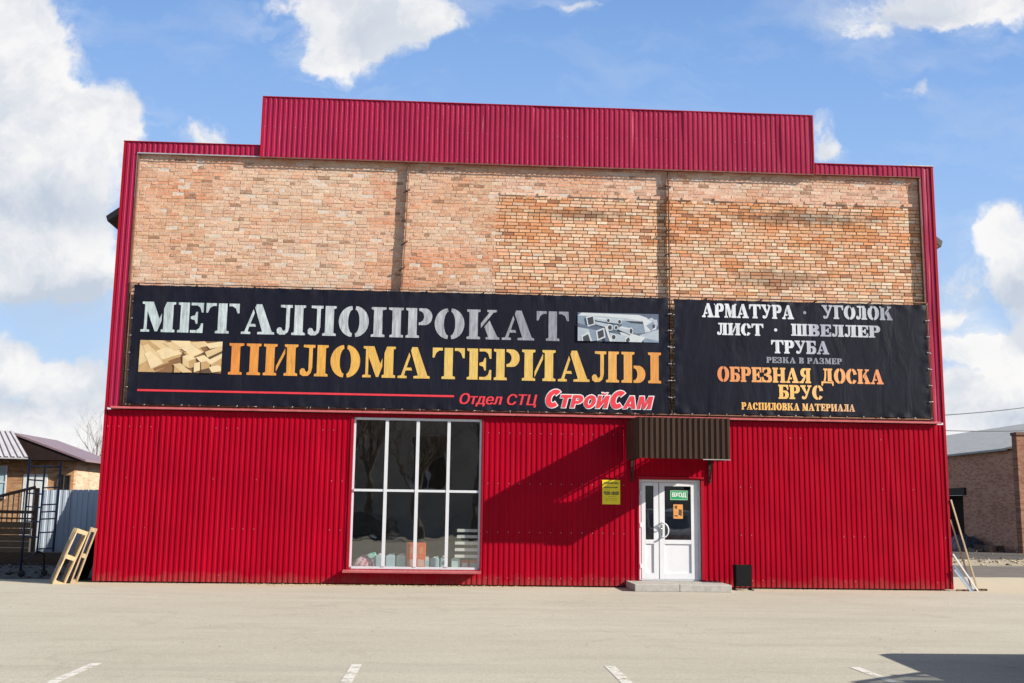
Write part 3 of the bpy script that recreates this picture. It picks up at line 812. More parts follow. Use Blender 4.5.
mb = MB()
P = [(.10,z0+.0),(-.20,z0-.045),(-.20,z0-.075),(-.19,z0-.075),(-.185,z0-.052),(.10,z0-.012)]
ia = [mb.vert((x0-.11,y,z)) for y,z in P]; ib = [mb.vert((x1+.02,y,z)) for y,z in P]
for k in range(6): mb.face([ia[k], ib[k], ib[(k+1)%6], ia[(k+1)%6]])
mb.face(ia[::-1]); mb.face(ib)
mb.build('sill', M['pink_trim'], win)
mb = MB(); mb.box(x0-.1,x1+.1,RY+.035,.80,z0-.03,z0+.03); mb.build('inner_shelf', flat('pale_shelf', (.45,.42,.38)), win)

# ---------------- entrance door
door = bpy.data.objects.new('door', None); COL.objects.link(door); door.parent = shop; door.matrix_parent_inverse = Matrix.Translation(-shop_off)
dx0, dx1, dz0, dz1 = 11.65, 12.975, .165, 2.315
DY = .05
mb = MB()
mb.quad((DOOR[0],-.02,0),(DOOR[0],DY+.08,0),(DOOR[0],DY+.08,2.34),(DOOR[0],-.02,2.34)); mb.quad((DOOR[1],-.02,0),(DOOR[1],DY+.08,0),(DOOR[1],DY+.08,2.34),(DOOR[1],-.02,2.34)); mb.quad((DOOR[0],-.02,2.34),(DOOR[1],-.02,2.34),(DOOR[1],DY+.08,2.34),(DOOR[0],DY+.08,2.34))
mb.box(DOOR[1]+.001,DOOR[1]+.07,-.028,-.0225,.15,2.40); mb.box(DOOR[0]-.03,DOOR[0]-.001,-.028,-.0225,.15,2.40); mb.box(DOOR[0],DOOR[1],-.028,-.0225,2.341,2.40)
mb.build('reveal', M['red_trim'], door, fix=False)
mb = MB()
mb.box(dx0-.018,dx0+.03,DY-.01,DY+.07,dz0,dz1+.02); mb.box(dx1-.03,dx1+.022,DY-.01,DY+.07,dz0,dz1+.02); mb.box(dx0+.03,dx1-.03,DY-.01,DY+.07,dz1-.035,dz1+.02); mb.box(dx0+.03,dx1-.03,DY-.01,DY+.07,dz0-.01,dz0+.02)
mb.build('door_frame', M['white_door'], door, bevel=.004)
def leaf(a, b_, gx0, gx1, gz0, gz1, nm):
    q = MB()
    y0, y1 = DY-.018, DY+.045
    q.box(a, gx0, y0, y1, dz0+.02, dz1-.04); q.box(gx1, b_, y0, y1, dz0+.02, dz1-.04)
    q.box(gx0, gx1, y0, y1, gz1, dz1-.04); q.box(gx0, gx1, y0, y1, gz0-.09, gz0); q.box(gx0, gx1, y0, y1, dz0+.02, dz0+.15)
    q.box(gx0, gx1, y0+.022, y1-.01, dz0+.15, gz0-.09)          # sunk lower panel
    o = q.build(nm, M['white_door'], door, bevel=.0035)
    q = MB(); q.quad((gx0,DY+.012,gz0),(gx1,DY+.012,gz0),(gx1,DY+.012,gz1),(gx0,DY+.012,gz1)); q.build('pane', M['glass'], o, fix=False)
    q = MB()
    for (u0,u1,v0,v1) in ((gx0,gx0+.008,gz0,gz1),(gx1-.008,gx1,gz0,gz1),(gx0+.008,gx1-.008,gz0,gz0+.008),(gx0+.008,gx1-.008,gz1-.008,gz1)): q.box(u0,u1,DY-.012,DY+.008,v0,v1)
    q.build('gasket', M['seal'], o)
    return o
la = leaf(dx0+.035, 12.066, 11.775, 11.955, 1.03, 2.20, 'side_leaf')
lb = leaf(12.082, dx1-.035, 12.20, 12.785, 1.03, 2.195, 'door_leaf')
mb = MB(); mb.box(12.066,12.082,DY,DY+.03,dz0+.02,dz1-.04); mb.build('seam', M['seal'], door)
def ring_handle(cx, cz, r, o):
    q = MB(); pts = [(cx + r*math.cos(math.radians(a)), DY-.018-.065, cz + 1.18*r*math.sin(math.radians(a))) for a in range(-90, 91, 15)]
    pts = [(pts[0][0]-.0, DY-.018, pts[0][2])] + pts + [(pts[-1][0]-.0, DY-.018, pts[-1][2])]
    q.tube(pts, .015, 8); return q.build('handle', M['white_door'], o)
ring_handle(12.135, 1.235, .135, lb)
q = MB(); q.box(12.115,12.15,DY-.024,DY-.018,1.12,1.36); q.tube([(12.132,DY-.02,1.27),(12.132,DY-.07,1.27),(12.06,DY-.07,1.27)], .011, 6); q.build('lock_plate', M['steel'], lb)
for hz in (.42, 1.3, 2.0):
    q = MB(); q.box(dx0-.002,dx0+.04,DY-.036,DY-.019,hz,hz+.09); q.build('hinge', M['white_door'], la)
    q = MB(); q.box(dx1-.04,dx1+.004,DY-.036,DY-.019,hz,hz+.09); q.build('hinge', M['white_door'], lb)

# ---------------- canopy over the door (open box of sheet: front and two cheeks, no top)
can = bpy.data.objects.new('door_canopy', None); COL.objects.link(can); can.parent = shop; can.matrix_parent_inverse = Matrix.Translation(-shop_off)
cx0, cx1, cy, cz0, cz1 = 11.36, 13.34, -1.28, 2.74, 3.60
mb = MB(); sheet(mb, cx0, cx1, cz0, cz1, lambda x, z, d: (x, cy-d, z), pitch=.117, depth=.022, nz=3, wav=.001); mb.build('fascia', M['brown'], can, fix=False)
for x in (cx0, cx1):
    mb = MB(); sg = -1 if x == cx0 else 1
    sheet(mb, cy, -.03, cz0, cz1, lambda s, z, d: (x+sg*d*.6, s, z), pitch=.117, depth=.012, nz=3, wav=.001); mb.build('cheek', M['brown'], can, fix=False)
mb = MB()
for z in (cz0+.02, cz1-.04):
    mb.bar((cx0+.03,cy+.02,z),(cx1-.03,cy+.02,z),.03,.03)
    for x in (cx0+.10, cx1-.14): mb.bar((x,-.02,z),(x,cy+.02,z),.03,.03)
mb.build('frame', M['iron'], can)
for x in (11.47, 13.20):
    mb = MB(); mb.box(x-.025,x+.025,-.06,-.023,2.27,3.6); mb.bar((x,-.05,2.36),(x,-.30,2.76),.025,.025); mb.lathe([(0,-.012),(.012,-.010),(.012,0)], (x,-.06,2.32), 8, axis='y'); mb.lathe([(0,-.012),(.012,-.010),(.012,0)], (x,-.06,2.56), 8, axis='y'); mb.build('bracket', M['iron'], can)
mb = MB(); mb.box(12.76,cx1,cy-.024,cy+.05,cz0-.018,cz0-.002); mb.build('lit_edge_strip', M['galv'], can)  # pale strip added in place of the canopy's sunlit bottom edge
# ================================================================== BANNERS
def banner(name, label, x0, x1, z0, z1, Y, nt_x, nt_z):
    root = empty(name, ((x0+x1)/2, Y, z0), label, 'banner', 'black vinyl banners across the facade')
    inv = Matrix.Translation(-root.location)
    nx, nz = 150 if x1-x0 > 8 else 84, 34
    mb = MB(); idx = {}
    for i in range(nx+1):
        for j in range(nz+1):
            s, t = i/nx, j/nz
            x = x0+(x1-x0)*s; z = z0+(z1-z0)*t
            ex = min(x-x0, x1-x); ez = min(z-z0, z1-z)
            fz = max(0, 1-ez/.14); fx = max(0, 1-ex/.14)
            sag = .016*abs(math.sin(PI*s*nt_x)); z += (sag if t < .5 else -sag)*fz
            sag = .022*abs(math.sin(PI*t*nt_z)); x += (sag if s < .5 else -sag)*fx
            y = Y
            amp = max(0, 1-min(ex, ez)/.26)
            y += .014*amp*math.sin(x*17+z*9)*math.cos(z*13-x*3) + .011*fz*math.cos(2*PI*s*nt_x) + .009*fx*math.cos(2*PI*t*nt_z)
            if x1-x0 > 8 and ex < .4 and s > .5: y += .012*math.sin((x-z*.7)*16)*(1-ex/.4)
            idx[i, j] = mb.vert((x, y, z))
    for i in range(nx):
        for j in range(nz): mb.face([idx[i,j], idx[i+1,j], idx[i+1,j+1], idx[i,j+1]], 0, None, True)
    o = mb.build('vinyl_sheet', M['banner'], root, fix=False); o.matrix_parent_inverse = inv
    # lashings: one cord built, the rest are copies
    pts = [(x0+(x1-x0)*k/nt_x, z1, 0, 1) for k in range(nt_x+1)] + [(x0+(x1-x0)*k/nt_x, z0, 0, -1) for k in range(nt_x+1)] + \
          [(x0, z0+(z1-z0)*k/nt_z, -1, 0) for k in range(1, nt_z)] + [(x1, z0+(z1-z0)*k/nt_z, 1, 0) for k in range(1, nt_z)]
    proto = None
    for x, z, ux, uz in pts:
        if proto is None:
            q = MB(); q.tube([(-.035,-.014,0),(-.01,-.022,0),(.035,-.028,.004),(.05,-.008,0),(.03,.02,0)], .0075, 5)
            q.lathe([(0,-.014),(.017,-.0135),(.017,-.008)], (-.03,0,0), 8, axis='y')
            proto = q.build('lashing', M['cord'], root); c = proto
        else:
            c = proto.copy(); COL.objects.link(c); c.parent = root
        c.location = (x-root.location.x, 0, z-root.location.z)
        a = math.atan2(uz, ux)
        c.rotation_euler = (0, -a + random.uniform(-.3,.3) + (0 if ux else random.choice((0, .9, 1.4))), 0); k_ = random.uniform(.75,1.15) if ux > 0 else random.uniform(.35,.6); c.scale = (k_, k_, k_)
    return root, inv
class B:    # writes world-coordinate parts under a banner
    def __init__(s, root, inv): s.r, s.i = root, inv
    def st(s, *a, **k):
        
        for o in stencil(*a, s.r, **k): o.matrix_parent_inverse = s.i
    def ft(s, *a, **k):
        o = fonttext(*a, s.r, **k); o.matrix_parent_inverse = s.i; return o
    def mb(s, q, name, mats):
        o = q.build(name, mats, s.r, fix=False); o.matrix_parent_inverse = s.i; return o
BYN = -.048
r1, i1 = banner('wide_banner', 'long black banner with silver and gold stencil words left of the rod', .43, 12.33, 3.775, 6.42, BYN, 30, 7)
b1 = B(r1, i1)
YL = BYN - .006
b1.st('lettering', 'МЕТАЛЛОПРОКАТ', .64, 10.05, 5.37, 6.04, YL, M['ink_silver'], space=8)
b1.st('lettering', 'ПИЛОМАТЕРИАЛЫ', 2.58, 12.13, 4.465, 5.16, YL, M['ink_gold'], space=8)
q = MB(); q.quad((.66,YL,4.065),(7.52,YL,4.065),(7.52,YL,4.108),(.66,YL,4.108)); b1.mb(q, 'red_stripe', M['ink_red'])
b1.ft('lettering', 'Отдел СТЦ', 7.64, 3.87, YL, M['ink_red'], h=.29, width=1.70, shear=.22, bold=.018)
for nm, gr, yy, m in (('lettering_outline', .019, YL, 'ink_white'), ('lettering', 0, YL-.006, 'ink_red')):
    o = logo(nm, [('С',1.22),('ТРОЙ',.88),('С',1.22),('АМ',.88)], 9.50, 11.98, 3.885, 4.275, yy, M[m], r1, gr); o.matrix_parent_inverse = i1
# printed picture of sawn beams
def picture(b, name, x0, x1, z0, z1, bg, shapes, mats):
    q = MB(); q.quad((x0,YL,z0),(x1,YL,z0),(x1,YL,z1),(x0,YL,z1), 0)
    for k, (mi, pts) in enumerate(shapes):
        y = YL - .0006*(k+1)
        P3 = [(x0+(x1-x0)*min(1,max(0,p)), y, z0+(z1-z0)*min(1,max(0,1-t))) for p, t in pts]
        base = len(q.v)
        for p in P3: q.vert(p)
        v3 = [Vector((p[0], p[2], 0)) for p in P3]
        for tri in tessellate_polygon([v3]):
            a, b_, c = [v3[t] for t in tri]; cr = (b_-a).cross(c-a).z
            if abs(cr) < 1e-9: continue
            q.face([base+t for t in (tri if cr > 0 else tri[::-1])], mi)
    return b.mb(q, name, [bg] + mats)
wl, wm, wd, wk = flat('print_cream', (0.56,0.41,0.22)), flat('print_tan', (0.42,0.27,0.12)), flat('print_brown', (0.20,0.10,0.04)), flat('print_dark', (.09,.05,.025))
wx = flat('print_pale_wood', (0.62,0.49,0.29))
def S(*p): return [(a/300., t/120.) for a, t in p]
shp = [(2, S((0,0),(90,0),(160,40),(0,120))), (1, S((0,15),(60,60),(0,95))), (2, S((0,95),(80,60),(120,90),(60,120),(0,120))),
 (0+1, S((30,0),(80,0),(150,38),(105,55))), (3, S((105,55),(150,38),(150,50),(108,66))), (1, S((10,22),(28,14),(100,78),(55,105))), (3, S((55,105),(140,70),(142,82),(60,116))), (5, S((18,50),(40,42),(90,85),(45,108))),
 (5, S((60,40),(120,18),(155,48),(85,72))), (2, S((85,72),(155,48),(156,58),(88,84))), (1, S((85,10),(140,0),(175,25),(125,38))), (4, S((150,55),(170,40),(172,70),(158,80))),
 (5, S((110,0),(180,0),(215,25),(165,40))), (2, S((160,45),(215,20),(235,40),(185,68))), (5, S((168,40),(200,22),(232,42),(188,62))),
 (1, S((180,5),(235,0),(255,15),(210,28))), (4, S((232,42),(255,25),(300,20),(300,60),(240,70))), (5, S((235,10),(290,0),(300,0),(300,18),(255,28))), (1, S((238,40),(300,15),(300,35),(248,62))),
 (3, S((155,60),(185,50),(190,95),(160,100))), (5, S((158,58),(185,50),(206,66),(180,76))), (2, S((180,76),(206,66),(208,96),(184,104))), (1, S((158,58),(180,76),(184,104),(160,90))),
 (5, S((205,62),(235,52),(258,70),(225,80))), (2, S((225,80),(258,70),(258,100),(228,108))), (5, S((245,75),(300,45),(300,62),(262,88))), (2, S((262,88),(300,62),(300,92),(264,112))),
 (5, S((200,85),(222,78),(224,110),(202,118))), (2, S((130,95),(160,86),(178,108),(150,120),(130,120))), (1, S((125,90),(150,84),(196,118),(160,120))), (4, S((228,108),(262,100),(266,120),(228,120))), (5, S((255,98),(290,88),(300,96),(300,112),(268,118)))]
picture(b1, 'printed_timber_picture', .655, 2.43, 4.485, 5.185, wd, shp, [wl, wm, wd, wk, wx])
pl, pm, pd_, pk, pw = flat('print_pale_steel', (0.310,0.360,0.409)), flat('print_steel_blue', (0.161,0.211,0.279)), flat('print_slate', (0.074,0.099,0.149)), flat('print_ink_dark', (.025,.03,.04)), flat('print_steel_white', (0.446,0.477,0.496))
def S2(*p): return [((a-80)/815., (t-115)/325.) for a, t in p]
def E2(cx, cy, rx, ry, n=14): return S2(*[(cx+rx*math.cos(2*PI*k/n), cy+ry*math.sin(2*PI*k/n)) for k in range(n)])
shp = [(3, S2((500,115),(895,115),(895,200),(760,180),(520,200))), (5, S2((120,118),(700,130),(780,160),(800,220),(700,200),(300,150),(80,150))), (1, S2((80,150),(300,150),(560,170),(740,200),(720,215),(480,200))),
 (2, S2((520,200),(740,205),(760,330),(690,350),(620,330),(520,260))), (4, S2((560,200),(735,205),(740,232),(620,225))), (5, S2((735,195),(830,160),(880,215),(870,300),(800,320),(760,330))), (2, S2((770,250),(840,200),(870,250),(820,310))), (4, S2((830,240),(856,235),(858,275),(836,280))), (1, S2((790,175),(880,180),(890,260),(860,210))),
 (3, S2((620,345),(760,335),(890,280),(895,330),(760,370))), (1, S2((700,360),(895,290),(895,440),(740,400))), (2, S2((740,390),(895,420),(895,440),(740,440))), (5, S2((640,350),(760,385),(720,440),(560,440),(500,330))),
 (2, S2((80,150),(175,165),(190,270),(80,240))), (1, S2((235,150),(380,175),(385,225),(245,200))), (5, S2((240,165),(375,180),(375,195),(245,180))), (1, S2((250,215),(400,245),(395,290),(260,250))), (1, S2((385,175),(495,185),(500,240),(400,225))), (2, S2((400,250),(465,255),(470,310),(405,320))),
 (5, E2(388,200,22,28)), (4, E2(388,202,14,20)), (5, E2(500,212,24,30)), (4, E2(501,214,15,22)), (5, E2(402,280,30,38)), (4, E2(404,282,20,27)), (5, E2(465,280,24,30)), (4, E2(466,282,15,21)),
 (1, S2((470,290),(520,262),(620,285),(612,360),(500,310))), (5, S2((500,270),(610,285),(606,300),(505,285))), (5, E2(614,318,24,42)), (4, E2(616,318,15,30)),
 (1, S2((400,340),(560,370),(570,440),(420,440))), (5, E2(440,390,28,36)), (4, E2(441,390,19,26)), (5, S2((555,395),(590,360),(640,410),(620,440),(555,440))), (4, S2((565,415),(590,385),(605,420),(590,440),(565,440))),
 (1, S2((80,265),(200,290),(260,310),(240,440),(80,440))), (3, S2((80,245),(340,300),(350,330),(80,285))), (2, S2((190,300),(270,320),(280,430),(230,440))), (5, S2((350,270),(370,265),(425,440),(400,440))), (3, S2((345,320),(395,440),(355,440))),
 (5, S2((160,170),(240,145),(255,250),(180,278))), (4, S2((174,180),(232,160),(243,242),(188,262))), (5, S2((260,325),(345,285),(358,395),(275,438))), (4, S2((276,334),(335,306),(345,384),(288,416))), (5, S2((115,385),(190,340),(222,440),(120,440))), (4, S2((130,395),(183,362),(207,440),(135,440)))]
picture(b1, 'printed_pipe_picture', 10.25, 12.08, 5.385, 6.035, pd_, shp, [pl, pm, pd_, pk, pw])

r2, i2 = banner('list_banner', 'shorter black banner listing steel and timber goods right of the rod', 12.42, 18.285, 3.795, 6.405, BYN, 15, 7)
b2 = B(r2, i2)
for t, a, c, zb, zt, m, sp in (('АРМАТУРА', 13.08, 15.18, 6.00, 6.31, 'ink_silver2', 9), ('·', 15.40, 15.475, 6.115, 6.19, 'ink_gray', 9), ('УГОЛОК', 15.84, 17.47, 6.03, 6.335, 'ink_silver2', 9),
    ('ЛИСТ', 13.42, 14.47, 5.60, 5.865, 'ink_silver2', 9), ('·', 14.72, 14.795, 5.70, 5.775, 'ink_silver2', 9), ('ШВЕЛЛЕР', 15.12, 17.17, 5.62, 5.885, 'ink_silver2', 9), ('ТРУБА', 14.65, 15.97, 5.21, 5.50, 'ink_silver2', 9),
    ('РЕЗКА В РАЗМЕР', 14.53, 16.26, 4.985, 5.115, 'ink_gray', 14), ('ОБРЕЗНАЯ', 13.41, 15.53, 4.545, 4.87, 'ink_orange', 9), ('ДОСКА', 15.78, 17.20, 4.555, 4.875, 'ink_orange', 9), ('БРУС', 14.79, 15.80, 4.18, 4.485, 'ink_yellow', 9), ('РАСПИЛОВКА МАТЕРИАЛА', 13.94, 16.52, 3.92, 4.075, 'ink_yellow', 12)):
    b2.st('lettering', t, a, c, zb, zt, YL, M[m], space=sp, fat=0 if t == '·' else 2.2)

# ================================================================== SMALL SIGNS
def plate(name, label, cat, x0, x1, z0, z1, Y, m, th=.006):
    root = empty(name, ((x0+x1)/2, Y, z0), label, cat)
    q = MB(); q.box(x0, x1, Y, Y+th, z0, z1); o = q.build('panel', m, root); o.matrix_parent_inverse = Matrix.Translation(-root.location)
    return B(root, Matrix.Translation(-root.location))
hs = plate('hours_sign', 'yellow opening hours sign on the red sheet left of the door', 'sign', 10.81, 11.205, 1.78, 2.31, -.034, flat('sign_yellow', (.72,.58,.015), .45))
hs.ft('lettering', 'СтройСам', 10.845, 2.215, -.0355, M['ink_black'], h=.055, width=.31, shear=.2, bold=.008)
hs.ft('lettering', '9:00-18:00', 10.845, 1.985, -.0355, M['ink_black'], h=.075, width=.32, bold=.012)
for a, c, z, t, m in ((10.86,11.16,2.135,.022,'ink_black'), (10.94,11.09,1.945,.010,'ink_olive'), (10.88,11.14,1.90,.010,'ink_olive'), (10.89,11.13,1.865,.010,'ink_olive')):
    q = MB(); x = a
    while x < c:                                           # lines of print too small to read
        w = random.uniform(.02,.06); q.quad((x,-.0355,z),(min(c,x+w),-.0355,z),(min(c,x+w),-.0355,z+t),(x,-.0355,z+t)); x += w+.012
    hs.mb(q, 'small_print', M[m])
GY = DY + .012 - .010
es = plate('entrance_sign', 'green sign lettered ВХОД stuck on the door glass', 'sign', 12.33, 12.72, 1.895, 2.105, GY, flat('sign_green', (.01,.30,.10), .4), .004)
es.ft('lettering', 'ВХОД', 12.375, 1.945, GY-.0015, M['ink_white'], h=.115, width=.30, bold=.012)
q = MB()
for a in ((12.336,12.714,1.901,1.907),(12.336,12.714,2.093,2.099),(12.336,12.342,1.907,2.093),(12.708,12.714,1.907,2.093)): q.quad((a[0],GY-.0015,a[2]),(a[1],GY-.0015,a[2]),(a[1],GY-.0015,a[3]),(a[0],GY-.0015,a[3]))
es.mb(q, 'border', M['ink_white'])
no = plate('paper_notice', 'orange paper notice taped inside the door glass below the green sign', 'notice', 12.40, 12.61, 1.49, 1.80, GY, flat('paper_orange', (.62,.26,.06), .7), .002)
q = MB()
for pts in (((12.42,1.75),(12.455,1.78),(12.49,1.76),(12.48,1.70),(12.44,1.71)), ((12.51,1.57),(12.585,1.55),(12.59,1.68),(12.52,1.70)), ((12.42,1.545),(12.50,1.53),(12.49,1.56),(12.425,1.57))):
    q.poly([(p[0],GY-.001,p[1]) for p in pts])
no.mb(q, 'print', M['wood_brown'])

# ================================================================== DOORSTEP AND BIN
ds = empty('doorstep', (12.3,-.6,0), 'low concrete doorstep with paved top in front of the white door', 'step')
dinv = Matrix.Translation(-ds.location)
q = MB(); sx0, sx1, sy = 11.33, 13.36, -1.15
q.box(sx0, 12.26, sy, sy+.09, 0, .15); q.box(12.266, sx1, sy, sy+.09, 0, .148); q.box(sx0, sx0+.09, sy+.093, -.03, 0, .15); q.box(sx1-.09, sx1, sy+.093, -.03, 0, .149)
o = q.build('kerb_edge', M['concrete'], ds, bevel=.012); o.matrix_parent_inverse = dinv
q = MB(); q.box(sx0+.093, sx1-.093, sy+.093, .12, 0, .147); o = q.build('paved_top', M['paver'], ds); o.matrix_parent_inverse = dinv
bn = empty('litter_bin', (13.79,-.40,0), 'small black metal litter bin on two legs right of the doorstep', 'bin', rz=math.radians(3))
q = MB()
P0 = [(-.168,-.11,.08),(.168,-.11,.08),(.168,.11,.08),(-.168,.11,.08)]; P1 = [(-.175,-.13,.53),(.175,-.13,.53),(.175,.13,.53),(-.175,.13,.53)]
ib = [q.vert(p) for p in P0]; it = [q.vert(p) for p in P1]; ii = [q.vert((p[0]*.93,p[1]*.93,.495)) for p in P1]; ij = [q.vert((p[0]*.9,p[1]*.9,.14)) for p in P0]
q.face(ib[::-1])
for k in range(4):
    n = (k+1) % 4
    q.face([ib[k], ib[n], it[n], it[k]]); q.face([it[k], it[n], ii[n], ii[k]]); q.face([ii[k], ii[n], ij[n], ij[k]])
q.face(ij)
q.build('bucket', M['black_paint'], bn)
for s in (-1, 1):
    q = MB(); q.tube([(s*.185,-.17,.012),(s*.185,.17,.012)], .012, 6); q.tube([(s*.185,0,.012),(s*.185,0,.46)], .011, 6); q.lathe([(0,-.008),(.02,-.008),(.02,.008),(0,.008)], (s*.185,0,.40), 8, axis='x'); q.build('leg', M['black_paint'], bn)

# ================================================================== GOODS BEHIND THE SHOP WINDOW
ZS = z0_win = WIN[2] + .03
def canister(x, y, w, h, m, capm, label, d=.15, group=None, cat='canister', lab=None):
    root = empty('canister', (x, y, ZS), label, cat, group)
    q = MB(); a, d2 = w/2, d/2; 
    prof = [(-a,0),(a,0),(a,h*.80),(a*.72,h*.92),(-a*.5,h*.92),(-a,h*.82)]
    q.prism(prof, -d2, d2); q.build('body', m, root, bevel=.014)
    q = MB(); q.lathe([(0,h*1.0),(.024,h*1.0),(.026,h*.91)], (-a*.1,0,0), 10); q.build('cap', capm, root)
    q = MB(); q.tube([(a*.15,0,h*.915),(a*.2,0,h*.985),(a*.62,0,h*.985),(a*.75,0,h*.90)], .013, 6); q.build('handle', m, root)
    if lab:
        q = MB(); q.box(-a*.8, a*.8, -d2-.004, -d2-.001, h*.15, h*.6); q.build('paper_label', lab, root)
    return root
cB, cG, cM, cW = flat('canister_blue_grey', (0.459,0.608,0.675), .4), flat('canister_pale_green', (0.567,0.750,0.702), .4), flat('canister_mint', (0.378,0.702,0.621), .4), flat('canister_white', (.66,.72,.73), .4)
cap1, capg = flat('cap_white', (.7,.7,.7)), flat('cap_green', (.06,.3,.2))
lw = flat('label_white', (.66,.66,.66)); lp = flat('label_lilac', (.5,.48,.6)); lpink = flat('label_pink', (.72,.42,.36))
canister(5.80, 0.30, .26, .30, cM, capg, 'mint canister with green cap half hidden behind the pink bag')
canister(6.00, 0.24, .19, .29, cB, cap1, 'blue grey canister between the pink bag and the first mullion')
canister(6.225, 0.24, .21, .29, cB, cap1, 'blue grey canister just right of the first white mullion')
canister(6.45, 0.24, .20, .29, cG, cap1, 'pale green canister left of the orange boxes')
canister(6.985, 0.22, .16, .25, cW, cap1, 'white canister just right of the orange boxes', lab=flat('label_cyan', (.3,.6,.66)))
canister(7.18, 0.26, .19, .23, cB, cap1, 'short blue grey canister in the middle of the third pane')
canister(7.37, 0.30, .13, .25, cB, cap1, 'narrow blue grey canister left of the third mullion')
canister(7.635, 0.24, .19, .23, cG, cap1, 'grey green canister right of the third mullion')
def carton(x, y, w, h, zb, label, m, labm, lw_, cat='carton', d=.2):
    root = empty('carton', (x, y, zb), label, cat)
    q = MB(); q.box(-w/2, w/2, -d/2, d/2, 0, h); q.build('box', m, root, bevel=.012)
    q = MB(); q.box(-w/2*lw_, w/2*lw_, -d/2-.004, -d/2-.001, h*.12, h*.66); q.build('paper_label', labm, root)
    q = MB(); q.box(-w/2*.3, w/2*.3, -d/2-.005, -d/2-.001, h*.76, h*.88); q.build('tape', m, root)
    return root
cO = flat('carton_orange', (.78,.13,.012), .55); cR = flat('carton_red', (.62,.08,.03), .55)
carton(6.66, 0.24, .20, .26, ZS, 'orange carton at the bottom of the left orange stack', cO, lpink, .7)
carton(6.88, 0.24, .20, .26, ZS, 'orange carton at the bottom of the right orange stack', cO, lpink, .7)
carton(6.66, 0.24, .20, .27, ZS+.26, 'orange carton on top of the left orange stack', cO, flat('label_apricot', (.72,.26,.12)), .45)
carton(6.88, 0.24, .20, .27, ZS+.26, 'orange carton on top of the right orange stack', cO, flat('label_peach', (.72,.26,.12)), .45)
carton(7.83, 0.22, .15, .17, ZS, 'small red carton with white label in the last pane', cR, lw, .75, d=.15)
carton(8.022, 0.22, .17, .17, ZS, 'small red carton with lilac label near the right window edge', cR, lp, .85, d=.15)
# bag of pink filler: a slumped sack with printed flecks
q = MB(); n1_, n2_ = 22, 12
for j in range(n2_+1):
    t = j/n2_; rr = math.sin(PI*min(1, t*.62+.38))**.7 if t < 1 else 0.02
    for i in range(n1_):
        a = 2*PI*i/n1_; k = 1 + .10*noise.noise(Vector((math.cos(a)*2, math.sin(a)*2, t*4)))
        q.vert((.25*rr*k*math.cos(a), .11*rr*k*math.sin(a), .24*t*(1+.12*noise.noise(Vector((math.cos(a)*2.5,math.sin(a)*2.5,1))))))
for j in range(n2_):
    for i in range(n1_): q.face([j*n1_+i, j*n1_+(i+1)%n1_, (j+1)*n1_+(i+1)%n1_, (j+1)*n1_+i], 0, None, True)
q.face([n2_*n1_+i for i in range(n1_)])
m_, nt_, b_ = new_mat('pink_printed_bag')
vo = nd(nt_, 'ShaderNodeTexVoronoi', ins={'Scale': 16.}); nt_.links.new(coords(nt_), vo.inputs['Vector'])
nt_.links.new(ramp(nt_, vo.outputs['Distance'], [(.0,(.55,.06,.14)),(.42,(.62,.16,.24)),(.5,(.72,.5,.54)),(1,(.74,.62,.64))]), b_.inputs['Base Color'])
bag = q.build('filler_bag', m_, None, loc=(5.65,.22,ZS)); tag(bag, 'slumped pink and white bag in the lower left window corner', 'bag')
# white slatted rack
rk = empty('slat_rack', (7.95,.13,ZS), 'rack of white slats standing behind the bottom right pane', 'rack')
for z in (.22, .36, .50, .64, .77):
    q = MB(); q.box(-.34 if z < .6 else -.30, .22, -.02, .012, z, z+.065); q.build('slat', flat('rack_white', (.80,.78,.73)) if z == .22 else bpy.data.materials['rack_white'], rk, bevel=.004)
for x in (-.036, .186):
    q = MB(); q.box(x, x+.014, .014, .034, 0, .86); q.build('post', M['iron'], rk)

# ================================================================== LEFT YARD
def pallet(loc, rz, lean, label, m, sc=1., T=.235):
    """wooden pallet on end: length runs up, deck boards face sideways"""
    root = empty('wooden_pallet', loc, label, 'pallet', 'pallets leaning at the left corner', rz)
    root.rotation_euler = (0, lean, rz)
    H, D = 1.2*sc, .80
    for s, nm in ((-1,'deck_board'),(1,'deck_board')):
        for y in (0, .175, .35, .525, .70):
            q = MB(); x = 0 if s < 0 else T-.028; q.box(x, x+.028, y, y+.10, 0, H); q.build(nm, m, root, bevel=.003)
    for z in (0, H/2-.045, H-.09):
        for y in (0, .35, .70):
            q = MB(); q.box(.029, T-.029, y+.002, y+.098, z+.002, z+.088); q.build('block', m, root, bevel=.003)
    return root
pallet((-.60,-.66,.0), math.radians(24), math.radians(19.5), 'pale pine pallet standing on end against the left corner', M['wood'])
pallet((-.33,-.42,.0), math.radians(20), math.radians(16), 'greyer pallet standing on end between pine pallet and red wall', M['wood_grey'], 1.0, .13)
q = MB(); q.box(-.01,.01,-.1,1.0,0,1.55); o = q.build('bitumen_board', M['black_board'], None, bevel=.003); o.location = (-.55,.55,.0); o.rotation_euler = (0,math.radians(19),math.radians(4)); tag(o, 'dark board leaning on the left wall behind the pallets', 'board')

